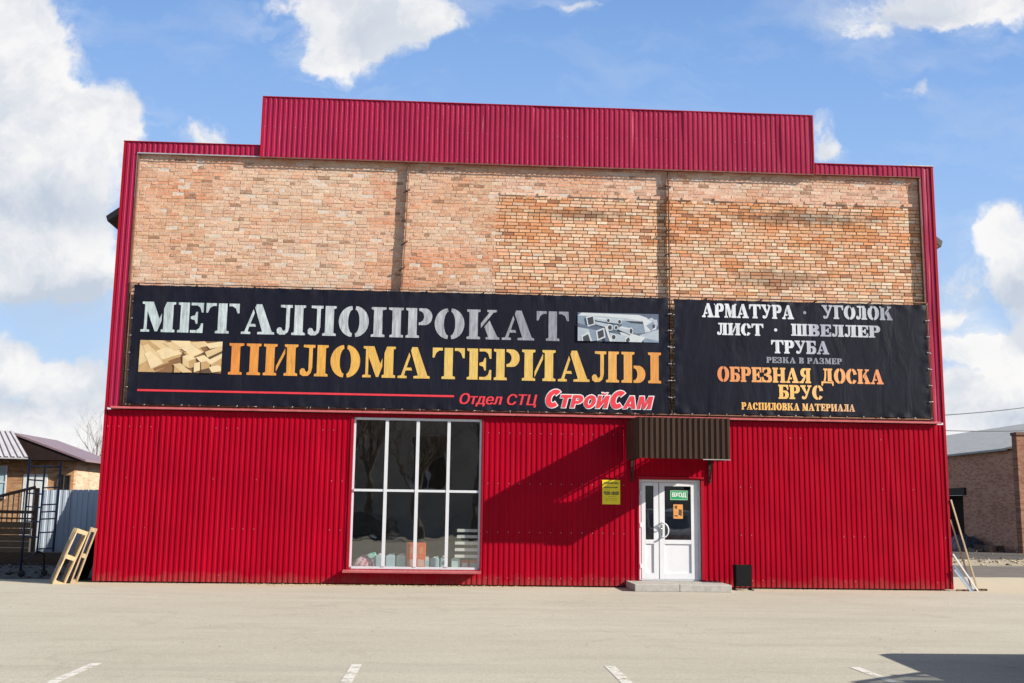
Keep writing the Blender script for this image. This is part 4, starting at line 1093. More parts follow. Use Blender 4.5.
# mobile scaffold frame, blue tube
sf = empty('scaffold_frame', (-2.08,1.5,0), 'blue tube scaffold frame on a castor by the grey fence', 'scaffold')
def P(x, z): return (x+2.08, (z)*-.0, z)
def sfpart(nm, segs, r=.021):
    q = MB()
    for a, b_ in segs: q.tube([P(*a), P(*b_)], r, 8)
    q.build(nm, M['blue_steel'], sf)
L0, L1 = (-2.075,.14), (-2.08,2.66); R0, R1 = (-1.40,.56), (-1.375,2.58); Mi0, Mi1 = (-1.75,.50), (-1.725,2.50)
sfpart('post', [(L0, L1)], .026); sfpart('post', [(R0, R1)], .026); sfpart('post', [(Mi0, Mi1)], .022)
def lerp(a, b_, z):
    t = (z-a[1])/(b_[1]-a[1]); return (a[0]+(b_[0]-a[0])*t, z)
sfpart('top_bar', [(lerp(L0,L1,2.46), lerp(R0,R1,2.46))])
for z in (2.16, 1.86, 1.56, 1.24, .90): sfpart('rung', [(lerp(L0,L1,z), lerp(Mi0,Mi1,z-.02))], .016)
for z in (1.98, 1.60, 1.44, 1.28, .98, .62): sfpart('rung', [(lerp(Mi0,Mi1,z), lerp(R0,R1,z+.02))], .016)
q = MB(); q.tube([(-.06,.02,.30),(.36,.02,.56)], .016, 6); q.build('brace', M['blue_steel'], sf)
q = MB(); q.lathe([(.02,-.02),(.075,-.02),(.075,.02),(.02,.02)], (.03,0,.075), 14, axis='y'); q.lathe([(0,-.026),(.02,-.026),(.02,.026),(0,.026)], (.03,0,.075), 8, axis='y'); q.build('castor', M['tyre'], sf)
q = MB(); q.lathe([(.02,-.02),(.07,-.02),(.07,.02),(.02,.02)], (.40,.35,.075), 14, axis='y'); q.tube([(.40,.35,.08),(.38,.30,.5),(.35,.02,.56)], .02, 6); q.build('castor', M['tyre'], sf)

# grey profiled fence: two runs of a different shade
FY = 12.
fn = empty('sheet_fence', (-4.9,FY,0), 'blue grey profiled sheet fence behind the pallets', 'fence')
finv = Matrix.Translation(-fn.location)
mb = MB(); sheet(mb, -5.75, -4.66, .05, 2.08, lambda x, z, d: (x, FY-d, z), pitch=.2, nz=3); o = mb.build('fence_panel', M['fence_light'], fn, fix=False); o.matrix_parent_inverse = finv; part_label(o, 'pale blue grey fence panel')
mb = MB(); sheet(mb, -4.64, -.3, .05, 2.10, lambda x, z, d: (x, FY-.51*(x+4.64)-d, z), pitch=.2, nz=3); o = mb.build('fence_panel', M['fence_dark'], fn, fix=False); o.matrix_parent_inverse = finv; part_label(o, 'darker slate blue fence panel')
for x, y in ((-5.76,0), (-4.66,0), (-2.4,-1.14), (-.4,-2.16)):
    mb = MB(); mb.box(x-.03,x+.03,FY+y+.06,FY+y+.12,0,2.05); o = mb.build('post', M['iron'], fn); o.matrix_parent_inverse = finv
# wooden picket rail fence with brown boarding below
gf = empty('picket_fence', (-6.5,9.6,0), 'brown picket fence with slanting top rail above dark boards', 'fence')
GYY = 9.6; ginv = Matrix.Translation(-gf.location)
def gpart(nm, mb, m):
    o = mb.build(nm, m, gf); o.matrix_parent_inverse = ginv; return o
mb = MB(); mb.bar((-8.6,GYY,1.10),(-4.90,GYY,2.12),.05,.09); gpart('top_rail', mb, M['wood_brown'])
mb = MB(); mb.bar((-8.6,GYY,1.39),(-4.90,GYY,1.38),.05,.09); gpart('middle_rail', mb, M['wood_brown'])
mb = MB(); mb.bar((-8.6,GYY,1.20),(-4.90,GYY,1.19),.05,.05); gpart('lower_rail', mb, M['wood_brown'])
x = -8.55
while x < -4.85:
    top = 1.10 + (x+8.6)/3.7*1.02 + .06
    mb = MB(); mb.box(x, x+.035, GYY+.03, GYY+.05, .9, top); gpart('picket', mb, M['wood']); x += .15
for k in range(5):
    mb = MB(); mb.box(-8.6, -4.95, GYY-.06, GYY-.03, .15+k*.19, .33+k*.19); gpart('board', mb, M['board_brown'])
for x in (-4.86, -6.7, -8.5):
    mb = MB(); mb.box(x-.05,x+.05,GYY-.0,GYY+.1,0,2.1 if x > -5 else 1.3); gpart('post', mb, M['wood_brown'])
# rubbish and stones along the dark yard
def stones(name, n, xr, yr, sr, m, label):
    q = MB()
    for _ in range(n):
        c = Vector((random.uniform(*xr), random.uniform(*yr), 0)); s = random.uniform(*sr)
        vs = [Vector((random.gauss(0,1), random.gauss(0,1), random.gauss(0,1))).normalized()*s*random.uniform(.6,1.1) for _ in range(7)]
        bm = bmesh.new()
        for v in vs: bm.verts.new((v.x, v.y, v.z*.6+s*.3))
        try: bmesh.ops.convex_hull(bm, input=bm.verts)
        except Exception: bm.free(); continue
        base = len(q.v); bm.verts.ensure_lookup_table(); mp = {}
        for v in bm.verts: mp[v.index] = q.vert(v.co + c)
        bm.verts.index_update()
        for f in bm.faces: q.face([base + v.index for v in f.verts])
        bm.free()
    o = q.build(name, m, None); tag(o, label, 'rubble', None, 'stuff'); return o
stones('yard_rubble', 420, (-7.5,-.6), (1.2,9.0), (.03,.12), mat('yard_stone', (.14,.12,.10), .9, 0, .5, 4, 30, .3), 'dark stones and rubbish strewn over the shaded left yard')
stones('wall_grit', 700, (3.2,9.4), (-.30,-.03), (.006,.026), mat('sandy_grit', (.40,.31,.18), .9, 0, .4, 20, 60, .2), 'sandy grit gathered along the foot of the red wall')
stones('base_grit', 520, (.1,18.5), (-.16,-.02), (.005,.018), mat('brown_grit', (.25,.19,.13), .9, 0, .4, 20, 60, .2), 'fine brown grit along the whole base of the facade')
stones('lot_grit', 260, (-1,20), (-11,-.4), (.004,.013), mat('grey_grit', (.25,.23,.2), .9, 0, .4, 20, 60, .2), 'scattered small stones on the pale asphalt')
stones('verge_rubble', 420, (20,36), (12.2,25), (.02,.09), mat('verge_stone', (.15,.12,.085), .9, 0, .5, 4, 30, .3), 'stones and dry clods along the right verge')
# timber pile dimly seen behind the scaffold
for k, (x, y, z, L, a, lb) in enumerate(((-5.4,6.5,.10,2.6,.10,'weathered beam lying lowest on the yard behind the scaffold'),(-5.2,6.9,.10,2.2,-.06,'weathered beam lying farther back on the yard soil'),(-5.3,6.7,.25,2.3,.03,'weathered beam on top of two others in the yard'))):
    q = MB(); q.box(0,L,-.08,.08,-.08,.08); o = q.build('timber_beam', M['wood_brown'], None, bevel=.006); o.location = (x,y,z); o.rotation_euler = (0,0,a); tag(o, lb, 'beam', 'beams in the left yard')

# brick house with brown gable
hs_ = empty('brick_house', (-13.,30,0), 'orange brick house with brown gable and violet roof behind the fence', 'house')
hinv = Matrix.Translation(-hs_.location)
def hp(nm, mb, m, **k):
    o = mb.build(nm, m, hs_, **k); o.matrix_parent_inverse = hinv; return o
GX, GZ, EX, EZ, HY, HL = -13.05, 4.95, -9.55, 3.72, 28., 6.0
LX = 2*GX-EX
mb = MB(); mb.box(LX+.7, -10.25, HY+.65, HY+.95, 0, 3.75); hp('front_wall', mb, M['brick_house'])
mb = MB(); mb.box(-10.55, -10.251, HY+.952, HY+HL, 0, 3.75); hp('side_wall', mb, M['brick_house_side'])
mb = MB(); mb.prism([(LX,EZ-.05),(EX,EZ-.05),(GX,GZ-.05)], HY+.05, HY+.12); mb.box(LX+.1, EX-.1, HY+.12, HY+.66, EZ-.06, EZ-.03); hp('gable', mb, mat('dark_gable_board', (.022,.013,.012), .8, 0, .3, 4, 30, .1, spec=.15))
rv = mat('violet_brown_roof', (.19,.125,.135), .45, .1, .2, 3, 30, .1)
for s in (1, -1):
    ex = EX if s > 0 else LX
    mb = MB(); P8 = [(GX,HY,GZ),(ex,HY,EZ),(ex,HY+HL,EZ),(GX,HY+HL,GZ)]
    mb.quad(*P8); mb.quad(*[(p[0],p[1],p[2]-.09) for p in P8]); mb.quad((GX,HY,GZ),(ex,HY,EZ),(ex,HY,EZ-.09),(GX,HY,GZ-.09)); mb.quad((ex,HY,EZ),(ex,HY+HL,EZ),(ex,HY+HL,EZ-.09),(ex,HY,EZ-.09))
    mb.quad((GX,HY+HL,GZ),(ex,HY+HL,EZ),(ex,HY+HL,EZ-.09),(GX,HY+HL,GZ-.09))
    hp('roof', mb, rv, fix=False)
mb = MB(); 
n_ = 26
for k in range(n_):                                        # ribbed porch roof that hips toward its right edge
    a0, a1 = k/n_, (k+1)/n_
    def pr(a, top): return (-19+(6.02*a if top else 7.57*a), 27.96 if top else 26., 5.0-.02*a if top else 3.72-.04*a)
    w0, w1 = [Vector((0,-.3,.6)).normalized()*h for h in (0,.05)]
    t0, t1, u0, u1 = [Vector(pr(a, t)) for a, t in ((a0,1),(a1,1),(a0,0),(a1,0))]
    tm, um = t0.lerp(t1,.55), u0.lerp(u1,.55)
    mb.quad(u0, um, tm, t0); mb.quad(um+w1, u1+w1, t1+w1, tm+w1); mb.quad(um, um+w1, tm+w1, tm); mb.quad(u1+w1, u1, t1, t1+w1); mb.quad(u0, u0-Vector((0,0,.06)), u1-Vector((0,0,.06)), u1)
hp('porch_roof', mb, mat('pale_porch_roof', (.50,.47,.48), .45, .2, .15, 3, 30, .08), fix=False)
for x in (-15.5,):
    mb = MB(); mb.box(x-.06,x+.06,26.3,26.42,0,3.8); hp('porch_post', mb, M['wood_grey'])
mb = MB(); mb.box(-19, -12.1, 28.62, 28.9, 0, 3.9); hp('porch_wall', mb, M['brick_house'])
dr = MB(); dr.box(-12.55,-11.45,HY+.60,HY+.648,.1,3.02); d_ = hp('door', dr, flat('house_door_white', (.60,.62,.62)))
dr = MB(); dr.box(-12.02,-11.98,HY+.585,HY+.6,.1,3.02); q_ = dr.build('seam', M['iron'], d_)
mb = MB(); mb.box(-10.95,-10.42,HY+.62,HY+.648,1.9,2.98); f_ = hp('window', mb, M['dark_glass'])
mb = MB()
for a in ((-11.0,-10.94,1.86,3.02),(-10.43,-10.38,1.86,3.02),(-10.94,-10.43,2.97,3.02),(-10.94,-10.43,1.86,1.91),(-10.70,-10.67,1.91,2.97)): mb.box(a[0],a[1],HY+.59,HY+.62,a[2],a[3])
mb.build('frame', M['wood_brown'], f_)
mb = MB(); mb.box(-14.4,-13.35,HY+.57,HY+.618,1.9,3.35); f_ = hp('window', mb, flat('pale_blue_curtain', (.35,.5,.55)))
mb = MB()
for a in ((-14.45,-14.38,1.85,3.4),(-13.37,-13.30,1.85,3.4),(-14.38,-13.37,3.33,3.4),(-14.38,-13.37,2.6,2.65)): mb.box(a[0],a[1],HY+.54,HY+.569,a[2],a[3])
mb.build('frame', M['white_pvc'], f_)

# bare trees
def bare_tree(name, loc, h, label, seed, group=None, tk=.018):
    rnd = random.Random(seed); root = empty(name, loc, label, 'tree', group)
    tr = MB(); cr = MB()
    def grow(p, d, L, r, lev):
        n = 4; pts = [p]; rs = [r]; q_ = p; dd = d
        for k in range(n):
            dd = (dd + Vector((rnd.gauss(0,.12), rnd.gauss(0,.12), rnd.gauss(.04,.07)))).normalized(); q_ = q_ + dd*L/n; pts.append(q_); rs.append(r*(1-.45*(k+1)/n))
        (tr if lev == 0 else cr).tube(pts, rs, 7 if lev < 2 else (4 if lev < 4 else 3), caps=False)
        if lev >= 5: return
        nb = (6,4,4,3,3)[lev]
        for k in range(nb):
            t = rnd.uniform(.35, 1) if lev == 0 else rnd.uniform(.2, 1); i = min(n-1, int(t*n)); f = t*n-i
            o = pts[i].lerp(pts[i+1], f); a = rnd.uniform(0, 2*PI); up = Vector((math.cos(a), math.sin(a), rnd.uniform(.3,1.1))).normalized()
            grow(o, (dd*.55+up*.75).normalized(), L*rnd.uniform(.5,.72), rs[i]*.55, lev+1)
    grow(Vector((0,0,0)), Vector((0,0,1)), h*.5, h*tk, 0)
    tr.build('trunk', M['bark'], root, fix=False); cr.build('crown', M['bark'], root, fix=False)
    return root
bare_tree('bare_tree', (-16.0,48,0), 8.7, 'leafless tree rising behind the violet house roof', 3, None, .009)
# dark bush on the roof line
# ================================================================== RIGHT SIDE
rb = empty('brick_warehouse', (40,34,0), 'old brown brick warehouse with grey roof to the right', 'building')
rinv = Matrix.Translation(-rb.location)
def rp(nm, mb, m, **k):
    o = mb.build(nm, m, rb, **k); o.matrix_parent_inverse = rinv; return o
WX, NY, FYY, EH = 34., 25.4, 62., 4.86
mb = MB()
for a, b_, c0, c1 in ((NY+.45,31.0,0,EH),(31.0,33.4,2.76,EH),(33.4,FYY,0,EH)): mb.box(WX, WX+.4, a, b_, c0, c1)
rp('side_wall', mb, M['brick_dark'])
mb = MB(); mb.prism([(WX+.0,0),(58,0),(58,5.0),(46,8.2),(WX+.9,5.5),(WX,5.48)], NY, NY+.44); rp('front_wall', mb, M['brick_dark_front'])
mb = MB(); mb.box(WX-.03, WX+.7, NY-.05, NY+.5, 5.46, 5.60); rp('coping', mb, M['rust'])
mb = MB(); mb.quad((WX-.25,NY+.46,EH+.02),(46,NY+.46,7.9),(46,FYY,7.9),(WX-.25,FYY,EH+.02)); mb.quad((WX-.25,NY+.46,EH-.08),(WX-.25,FYY,EH-.08),(WX-.25,FYY,EH+.02),(WX-.25,NY+.46,EH+.02)); mb.quad((WX-.25,NY+.46,EH-.08),(WX+.3,NY+.46,EH-.08),(WX+.3,FYY,EH-.08),(WX-.25,FYY,EH-.08)); mb.quad((46,NY+.46,7.9),(58,NY+.46,5.),(58,FYY,5.),(46,FYY,7.9))
rp('roof', mb, M['fibre'], fix=False)
mb = MB(); mb.box(WX+.30,WX+.36,31.02,33.38,0,2.75); rp('door', mb, M['black_board'])
mb = MB(); mb.box(WX-.12,WX+.02,30.6,33.8,2.76,3.12); rp('lintel', mb, M['iron'])
# dark tarpaulin heap
q = MB(); nx_, ny_ = 26, 14
for i in range(nx_+1):
    for j in range(ny_+1):
        u, v = i/nx_*2-1, j/ny_*2-1
        h = max(0, (1-u**4)*(1-v**4))*(.85+.35*noise.noise(Vector((u*2.5,v*2,4)))+.16*noise.noise(Vector((u*7,v*6,1))))
        q.vert((v*.75, u*1.7, h*.8))
for i in range(nx_):
    for j in range(ny_): q.face([i*(ny_+1)+j, (i+1)*(ny_+1)+j, (i+1)*(ny_+1)+j+1, i*(ny_+1)+j+1], 0, None, False)
o = q.build('tarpaulin_heap', mat('dark_blue_tarp', (.014,.017,.032), .5, 0, .3, 5, 30, .4), None, loc=(33.2,29.8,.01)); tag(o, 'low heap under dark blue tarpaulin at the foot of the brown warehouse wall', 'heap')
for x, y, L, a_, lb in ((33.3,27.2,1.7,.25,'dark timber baulk lying by the warehouse wall right of the tarpaulin heap'),(33.0,26.5,1.3,-.3,'shorter dark baulk nearest the warehouse corner')):
    q = MB(); q.box(-L/2,L/2,-.16,.16,0,.30); o = q.build('timber_baulk', M['wood_brown'], None, bevel=.02); o.location = (x,y,.012); o.rotation_euler = (0,0,PI/2+a_); tag(o, lb, 'baulk')
stones('rubble_bank', 380, (32.0,33.9), (26,37), (.05,.22), mat('brick_rubble', (.19,.13,.10), .95, 0, .6, 3, 30, .3), 'broken brick and earth banked along the foot of the warehouse wall')
stones('verge_clods', 320, (19.5,36), (12.3,18.5), (.03,.10), mat('pale_clods', (.36,.30,.20), .95, 0, .4, 3, 30, .3), 'pale dry clods and grass roots on the verge')
# leaning sticks at the right corner
def stick(a, b_, w, t, m, label, nm='wooden_lath', cat='lath'):
    q = MB(); q.bar((0,0,0), Vector(b_)-Vector(a), w, t); o = q.build(nm, m, None); o.location = a; tag(o, label, cat, 'laths leaning at the right corner'); return o
stick((19.20,.06,.0),(18.64,-.035,1.99), .022, .035, M['wood_grey'], 'longest weathered lath leaning on the right corner')
stick((19.10,.12,.0),(18.635,.02,1.55), .02, .03, M['wood_grey'], 'second long lath leaning just behind the longest one')
stick((19.16,-.02,.0),(18.63,-.03,.80), .02, .03, flat('white_lath', (.6,.6,.58)), 'short white lath leaning low on the right corner')
stick((19.04,-.06,.0),(18.63,-.04,.56), .02, .03, flat('blue_lath', (.16,.24,.36)), 'short bluish lath beneath the white one')
stick((18.96,-.10,.0),(18.63,-.06,.46), .03, .04, flat('pale_blue_lath', (.42,.5,.58)), 'shortest pale blue lath against the right corner')
stick((18.66,-.06,.02),(19.34,.06,.02), .05, .03, M['rust'], 'rusty bar lying flat at the foot of the leaning laths', 'flat_bar', 'bar')
stick((19.24,.06,.025),(19.42,.16,.02), .10, .04, M['black_paint'], 'small black block at the feet of the leaning laths', 'foot_block', 'block')
# wires to a pole beyond the frame
pole = empty('utility_pole', (36,20.5,0), 'grey utility pole carrying wires at the far right', 'pole')
q = MB(); q.tube([(0,0,0),(0,0,7.6)], [.14,.10], 12); q.build('mast', M['concrete'], pole)
q = MB(); q.box(-.7,.7,-.05,.05,7.0,7.1); q.build('crossarm', M['iron'], pole)
for (a, b_, sag, lb) in (((18.6,5.3,4.25),(35.9,20.5,7.05),.25,'upper wire running from the shop to the right'), ((18.6,5.3,4.05),(36.1,20.5,5.7),.25,'lower wire running from the shop to the right')):
    q = MB(); A, B_ = Vector(a), Vector(b_)
    q.tube([A.lerp(B_, t/16) - Vector((0,0,sag*4*(t/16)*(1-t/16))) for t in range(17)], .014, 5)
    o = q.build('overhead_wire', M['seal'], None); tag(o, lb, 'wire', 'wires right of the shop')

# ================================================================== BEHIND THE CAMERA (seen in the shop window and as shade on the lot)
def wheel(root, x, y, r, side):
    w_ = MB(); w_.lathe([(r*.62,-.11),(r*.95,-.11),(r,-.08),(r,.08),(r*.95,.11),(r*.62,.11)], (x,y,r), 24, axis='y'); t = w_.build('wheel', M['tyre'], root)
    w_ = MB(); w_.lathe([(0,side*.085),(r*.25,side*.10),(r*.55,side*.075),(r*.62,side*.11)], (x,y,r), 20, axis='y'); w_.build('rim', M['steel'], t)
def vehicle(name, label, cat, loc, rz, prof, wid, wx, wr, m, glass):
    root = empty(name, loc, label, cat, None, rz)
    q = MB(); q.prism(prof, -wid/2, wid/2); q.build('body', m, root, bevel=.06)
    for pts in glass:
        for s in (-1, 1):
            q = MB(); q.prism(pts, s*(wid/2+.004)-.004, s*(wid/2+.004)+.004); q.build('side_window', M['dark_glass'], root)
    for x in wx:
        for s in (-1, 1): wheel(root, x, s*(wid/2-.10), wr, s)
    return root
def open_car(name, label, loc, rz, wid, m):
    """crossover with real see-through glass: nose toward local -X"""
    root = empty(name, loc, label, 'car', None, rz); h = wid/2
    low = [(-2.22,.34),(-2.30,.62),(-2.28,.92),(-2.10,1.03),(-.62,1.10),(2.05,1.12),(2.22,.95),(2.26,.45),(2.0,.30)]
    q = MB(); q.prism(low, -h, h); q.build('body', m, root, bevel=.07)
    q = MB(); q.prism([(.48,1.70),(.68,1.765),(1.55,1.76),(1.80,1.70)], -h+.12, h-.12); q.build('roof', m, root, bevel=.03)
    for s in (-1, 1):
        for (a_, c_, t_) in (((-.62,1.08),(.50,1.71),.055),((.80,1.08),(.82,1.72),.07),((1.30,1.08),(1.25,1.72),.07),((2.02,1.10),(1.72,1.71),.10)):
            q = MB(); q.bar((a_[0],s*(h-.05),a_[1]),(c_[0],s*(h-.16),c_[1]),t_,.05); q.build('pillar', m, root)
        q = MB(); q.quad((-.54,s*(h-.05),1.11),(1.95,s*(h-.05),1.11),(1.70,s*(h-.16),1.70),(.54,s*(h-.16),1.70)); q.build('side_window', M['glass'], root, fix=False)
        q = MB(); q.lathe([(0,-.05),(.09,-.04),(.10,.02),(0,.05)], (-.32,s*(h+.10),1.14), 10, axis='x'); q.bar((-.32,s*(h-.03),1.10),(-.32,s*(h+.06),1.14),.04,.03); q.build('mirror', m, root)
        q = MB(); q.lathe([(0,0),(.10,.0),(.12,.05)], (-2.27,s*(h-.28),.74), 12, axis='x'); q.build('headlight', M['white_pvc'], root)
    q = MB(); q.quad((-.61,-h+.08,1.10),(-.61,h-.08,1.10),(.50,h-.18,1.72),(.50,-h+.18,1.72)); q.build('windscreen', M['glass'], root, fix=False)
    q = MB(); q.quad((2.04,-h+.08,1.12),(2.04,h-.08,1.12),(1.76,h-.18,1.70),(1.76,-h+.18,1.70)); q.build('rear_window', M['glass'], root, fix=False)
    q = MB()
    for x in (.2, 1.2):
        for y in (-.38, .38): q.box(x,x+.16,y-.24,y+.24,1.0,1.50)
    q.build('seat', M['seal'], root)
    for x in (-1.42, 1.32):
        for s in (-1, 1): wheel(root, x, s*(h-.11), .34, s)
    return root
open_car('parked_car', 'silver crossover parked nose to the shop, right of the photographer', (15.20,-13.72,0), -PI/2, 1.84, mat('silver_vehicle_paint', (.42,.43,.44), .28, .5, .06, 2, 30, .02))
cprof = [(-2.1,.30),(-2.16,.62),(-1.95,.80),(-1.05,.92),(-.35,1.42),(.9,1.46),(1.75,1.02),(2.12,.96),(2.16,.45),(1.9,.28)]
vehicle('parked_car', 'dark hatchback parked behind the photographer', 'car', (2.6,-33,0), .2, cprof, 1.75, (-1.35,1.3), .31, M['car_dark'], [[(-.85,.95),(-.32,1.34),(.8,1.36),(1.4,1.0)]])
ob = empty('opposite_building', (8,-52,0), 'long dark brick building across the lot behind the photographer', 'building')
mb = MB(); mb.box(-50,50,-4,4,0,9.0); mb.build('wall', mat('opposite_plaster', (.42,.38,.32), .9, 0, .3, .6, 20, .1), ob)
mb = MB(); mb.prism([(-50.5,9.0),(50.5,9.0),(50.5,9.3),(-50.5,9.3)], -4.5, 4.5); mb.build('roof', M['roof_dark'], ob)
for k in range(16):
    x = -45+k*6; mb = MB(); mb.box(x,x+2.2,4.0,4.06,3.0,6.4); w_ = mb.build('window', M['dark_glass'], ob)
    mb = MB(); mb.box(x-.12,x,4.0,4.1,2.9,6.5); mb.box(x+2.2,x+2.32,4.0,4.1,2.9,6.5); mb.box(x,x+2.2,4.0,4.1,6.4,6.5); mb.box(x,x+2.2,4.0,4.1,2.9,3.0); mb.box(x+1.05,x+1.15,4.061,4.1,3.0,6.4); mb.build('frame', M['white_pvc'], w_)
for k, (x, y, h) in enumerate(((-4,-41,13),(2.5,-43,12),(9,-41,13.5),(14,-44,12),(0,-36,10),(6,-37,9.5),(11.5,-36,10.5))):
    bare_tree('bare_tree', (x,y,0), h, ('leftmost of the tall rear bare trees','second tall rear bare tree','third tall rear bare tree','rightmost of the tall rear bare trees','left one of three smaller bare trees','middle one of three smaller bare trees','right one of three smaller bare trees')[k] + ' across the lot', 20+k, 'bare trees across the lot')

# ================================================================== CAMERA
f_px, pitch, yaw, roll = 1074.5, .1568, -.0566, .0138
F = Vector((-math.sin(yaw)*math.cos(pitch), math.cos(yaw)*math.cos(pitch), math.sin(pitch)))
R = Vector((math.cos(yaw), math.sin(yaw), 0)); U = R.cross(F)
R2 = R*math.cos(roll) + U*math.sin(roll); U2 = U*math.cos(roll) - R*math.sin(roll)
cam = bpy.data.cameras.new('camera'); cam.sensor_width = 36; cam.lens = 36*f_px/1024; cam.clip_end = 5000; cam.clip_start = .1
co = bpy.data.objects.new('camera', cam); COL.objects.link(co)
mw = Matrix((R2, U2, -F)).transposed().to_4x4(); mw.translation = (7.4441,-23.6571,1.5986); co.matrix_world = mw
scene.camera = co

# ================================================================== SUN AND SKY
SD = Vector((3.24,-1.30,1.85)).normalized()
el = math.asin(SD.z); az = math.atan2(SD.x, SD.y)
sl = bpy.data.lights.new('sun', 'SUN'); sl.energy = 5.0; sl.angle = math.radians(.53); sl.color = (1, .93, .82)
so = bpy.data.objects.new('sun', sl); COL.objects.link(so); so.rotation_euler = SD.to_track_quat('Z','Y').to_euler(); so.location = SD*60

world = bpy.data.worlds.new('World'); scene.world = world; world.use_nodes = True
nt = world.node_tree
for n in list(nt.nodes): nt.nodes.remove(n)
out = nt.nodes.new('ShaderNodeOutputWorld')
sky = nd(nt, 'ShaderNodeTexSky', sky_type='NISHITA'); sky.sun_disc = False; sky.sun_elevation = el; sky.sun_rotation = az
sky.altitude = 100; sky.air_density = 1.0; sky.dust_density = .6; sky.ozone_density = 1.6
hsv = nd(nt, 'ShaderNodeHueSaturation', ins={'Saturation': .85, 'Value': .75}); nt.links.new(sky.outputs[0], hsv.inputs['Color'])
tc = nt.nodes.new('ShaderNodeTexCoord'); sep = nt.nodes.new('ShaderNodeSeparateXYZ'); nt.links.new(tc.outputs['Generated'], sep.inputs[0])
ay = mathn(nt, 'MAXIMUM', mathn(nt, 'ABSOLUTE', sep.outputs[1]), .06)
u = mathn(nt, 'DIVIDE', sep.outputs[0], ay); v = mathn(nt, 'DIVIDE', sep.outputs[2], ay)
# pixel-measured clouds turned into directions: (px, py, rx, ry, weight)
CL = [(22,78,58,66,1.0),(0,25,42,45,.9),(112,124,34,34,1.0),(75,150,50,40,.8),(50,205,85,45,1.0),(-70,150,100,140,1.1),(40,268,75,34,1.0),(110,275,40,26,.6),(0,362,55,30,1.0),(75,372,40,20,.7),(40,425,150,22,1.1),(95,400,50,20,.6),
      (345,8,85,36,1.05),(335,58,32,36,.85),(415,22,50,28,.7),(380,48,40,24,.5),(206,124,36,19,.74),(575,0,42,10,.55),
      (925,4,80,26,1.0),(862,32,34,20,.6),(985,0,44,18,.8),(905,95,30,11,.50),(920,82,14,16,.36),(1010,30,30,24,.4),(880,108,20,8,.34),(820,135,22,26,.62),(842,152,26,12,.55),
      (1008,235,30,26,1.05),(1035,270,55,38,1.1),(985,345,50,20,.75),(990,395,100,30,1.1),(965,430,80,22,1.0),(955,280,28,30,.5),(950,345,34,14,.6),(945,385,30,16,.7),(955,310,26,10,.45),(1060,330,50,50,.9)]
def px2uv(px, py):
    D = F + R2*((px-512)/f_px) - U2*((py-341.5)/f_px); return D.x/D.y, D.z/D.y
cmb = nt.nodes.new('ShaderNodeCombineXYZ'); nt.links.new(u, cmb.inputs[0]); nt.links.new(v, cmb.inputs[1])
warp = nd(nt, 'ShaderNodeTexNoise', ins={'Scale': 9., 'Detail': 5., 'Roughness': .6}); nt.links.new(cmb.outputs[0], warp.inputs['Vector'])
ws = nd(nt, 'ShaderNodeVectorMath', operation='SUBTRACT'); nt.links.new(warp.outputs['Color'], ws.inputs[0]); ws.inputs[1].default_value = (.5,.5,.5)
wm_ = nd(nt, 'ShaderNodeVectorMath', operation='SCALE'); nt.links.new(ws.outputs[0], wm_.inputs[0]); wm_.inputs['Scale'].default_value = .075
wa = nd(nt, 'ShaderNodeVectorMath', operation='ADD'); nt.links.new(cmb.outputs[0], wa.inputs[0]); nt.links.new(wm_.outputs[0], wa.inputs[1])
sp2 = nt.nodes.new('ShaderNodeSeparateXYZ'); nt.links.new(wa.outputs[0], sp2.inputs[0])
uw, vw = sp2.outputs[0], sp2.outputs[1]
def field(uu, vv):
    tot = None
    for px, py, rx, ry, w in CL:
        cu, cv = px2uv(px, py); ru, rv_ = rx/f_px, ry/f_px
        a = mathn(nt, 'DIVIDE', mathn(nt, 'SUBTRACT', uu, cu), ru); b_ = mathn(nt, 'DIVIDE', mathn(nt, 'SUBTRACT', vv, cv), rv_)
        d = mathn(nt, 'ADD', mathn(nt, 'MULTIPLY', a, a), mathn(nt, 'MULTIPLY', b_, b_))
        e = mathn(nt, 'MULTIPLY', mathn(nt, 'EXPONENT', mathn(nt, 'MULTIPLY', d, -.9)), w)
        tot = e if tot is None else mathn(nt, 'ADD', tot, e)
    return tot
front_mask = mathn(nt, 'GREATER_THAN', sep.outputs[1], 0.)
msk = mathn(nt, 'MULTIPLY', field(uw, vw), front_mask)
gen = noise_tex(nt, 2.6, 6, .6, geo_ := tc.outputs['Generated'])
behind = mathn(nt, 'MULTIPLY', mathn(nt, 'SUBTRACT', 1., front_mask), maprange(nt, gen, .54, .68, 0, 1.))
msk = mathn(nt, 'MINIMUM', mathn(nt, 'ADD', msk, behind), 1.25)
fb = nd(nt, 'ShaderNodeTexNoise', ins={'Scale': 20., 'Detail': 10., 'Roughness': .64}); nt.links.new(wa.outputs[0], fb.inputs['Vector'])
fb2 = nd(nt, 'ShaderNodeTexNoise', ins={'Scale': 7., 'Detail': 9., 'Roughness': .62}); nt.links.new(wa.outputs[0], fb2.inputs['Vector'])
dens = mathn(nt, 'ADD', msk, mathn(nt, 'MULTIPLY', mathn(nt, 'SUBTRACT', fb.outputs[0], .5), mathn(nt, 'MULTIPLY', 1.45, mathn(nt, 'MINIMUM', mathn(nt, 'ADD', mathn(nt, 'MULTIPLY', msk, 1.6), .02), 1.))))
alpha = maprange(nt, dens, .33, .76, 0, 1, True)
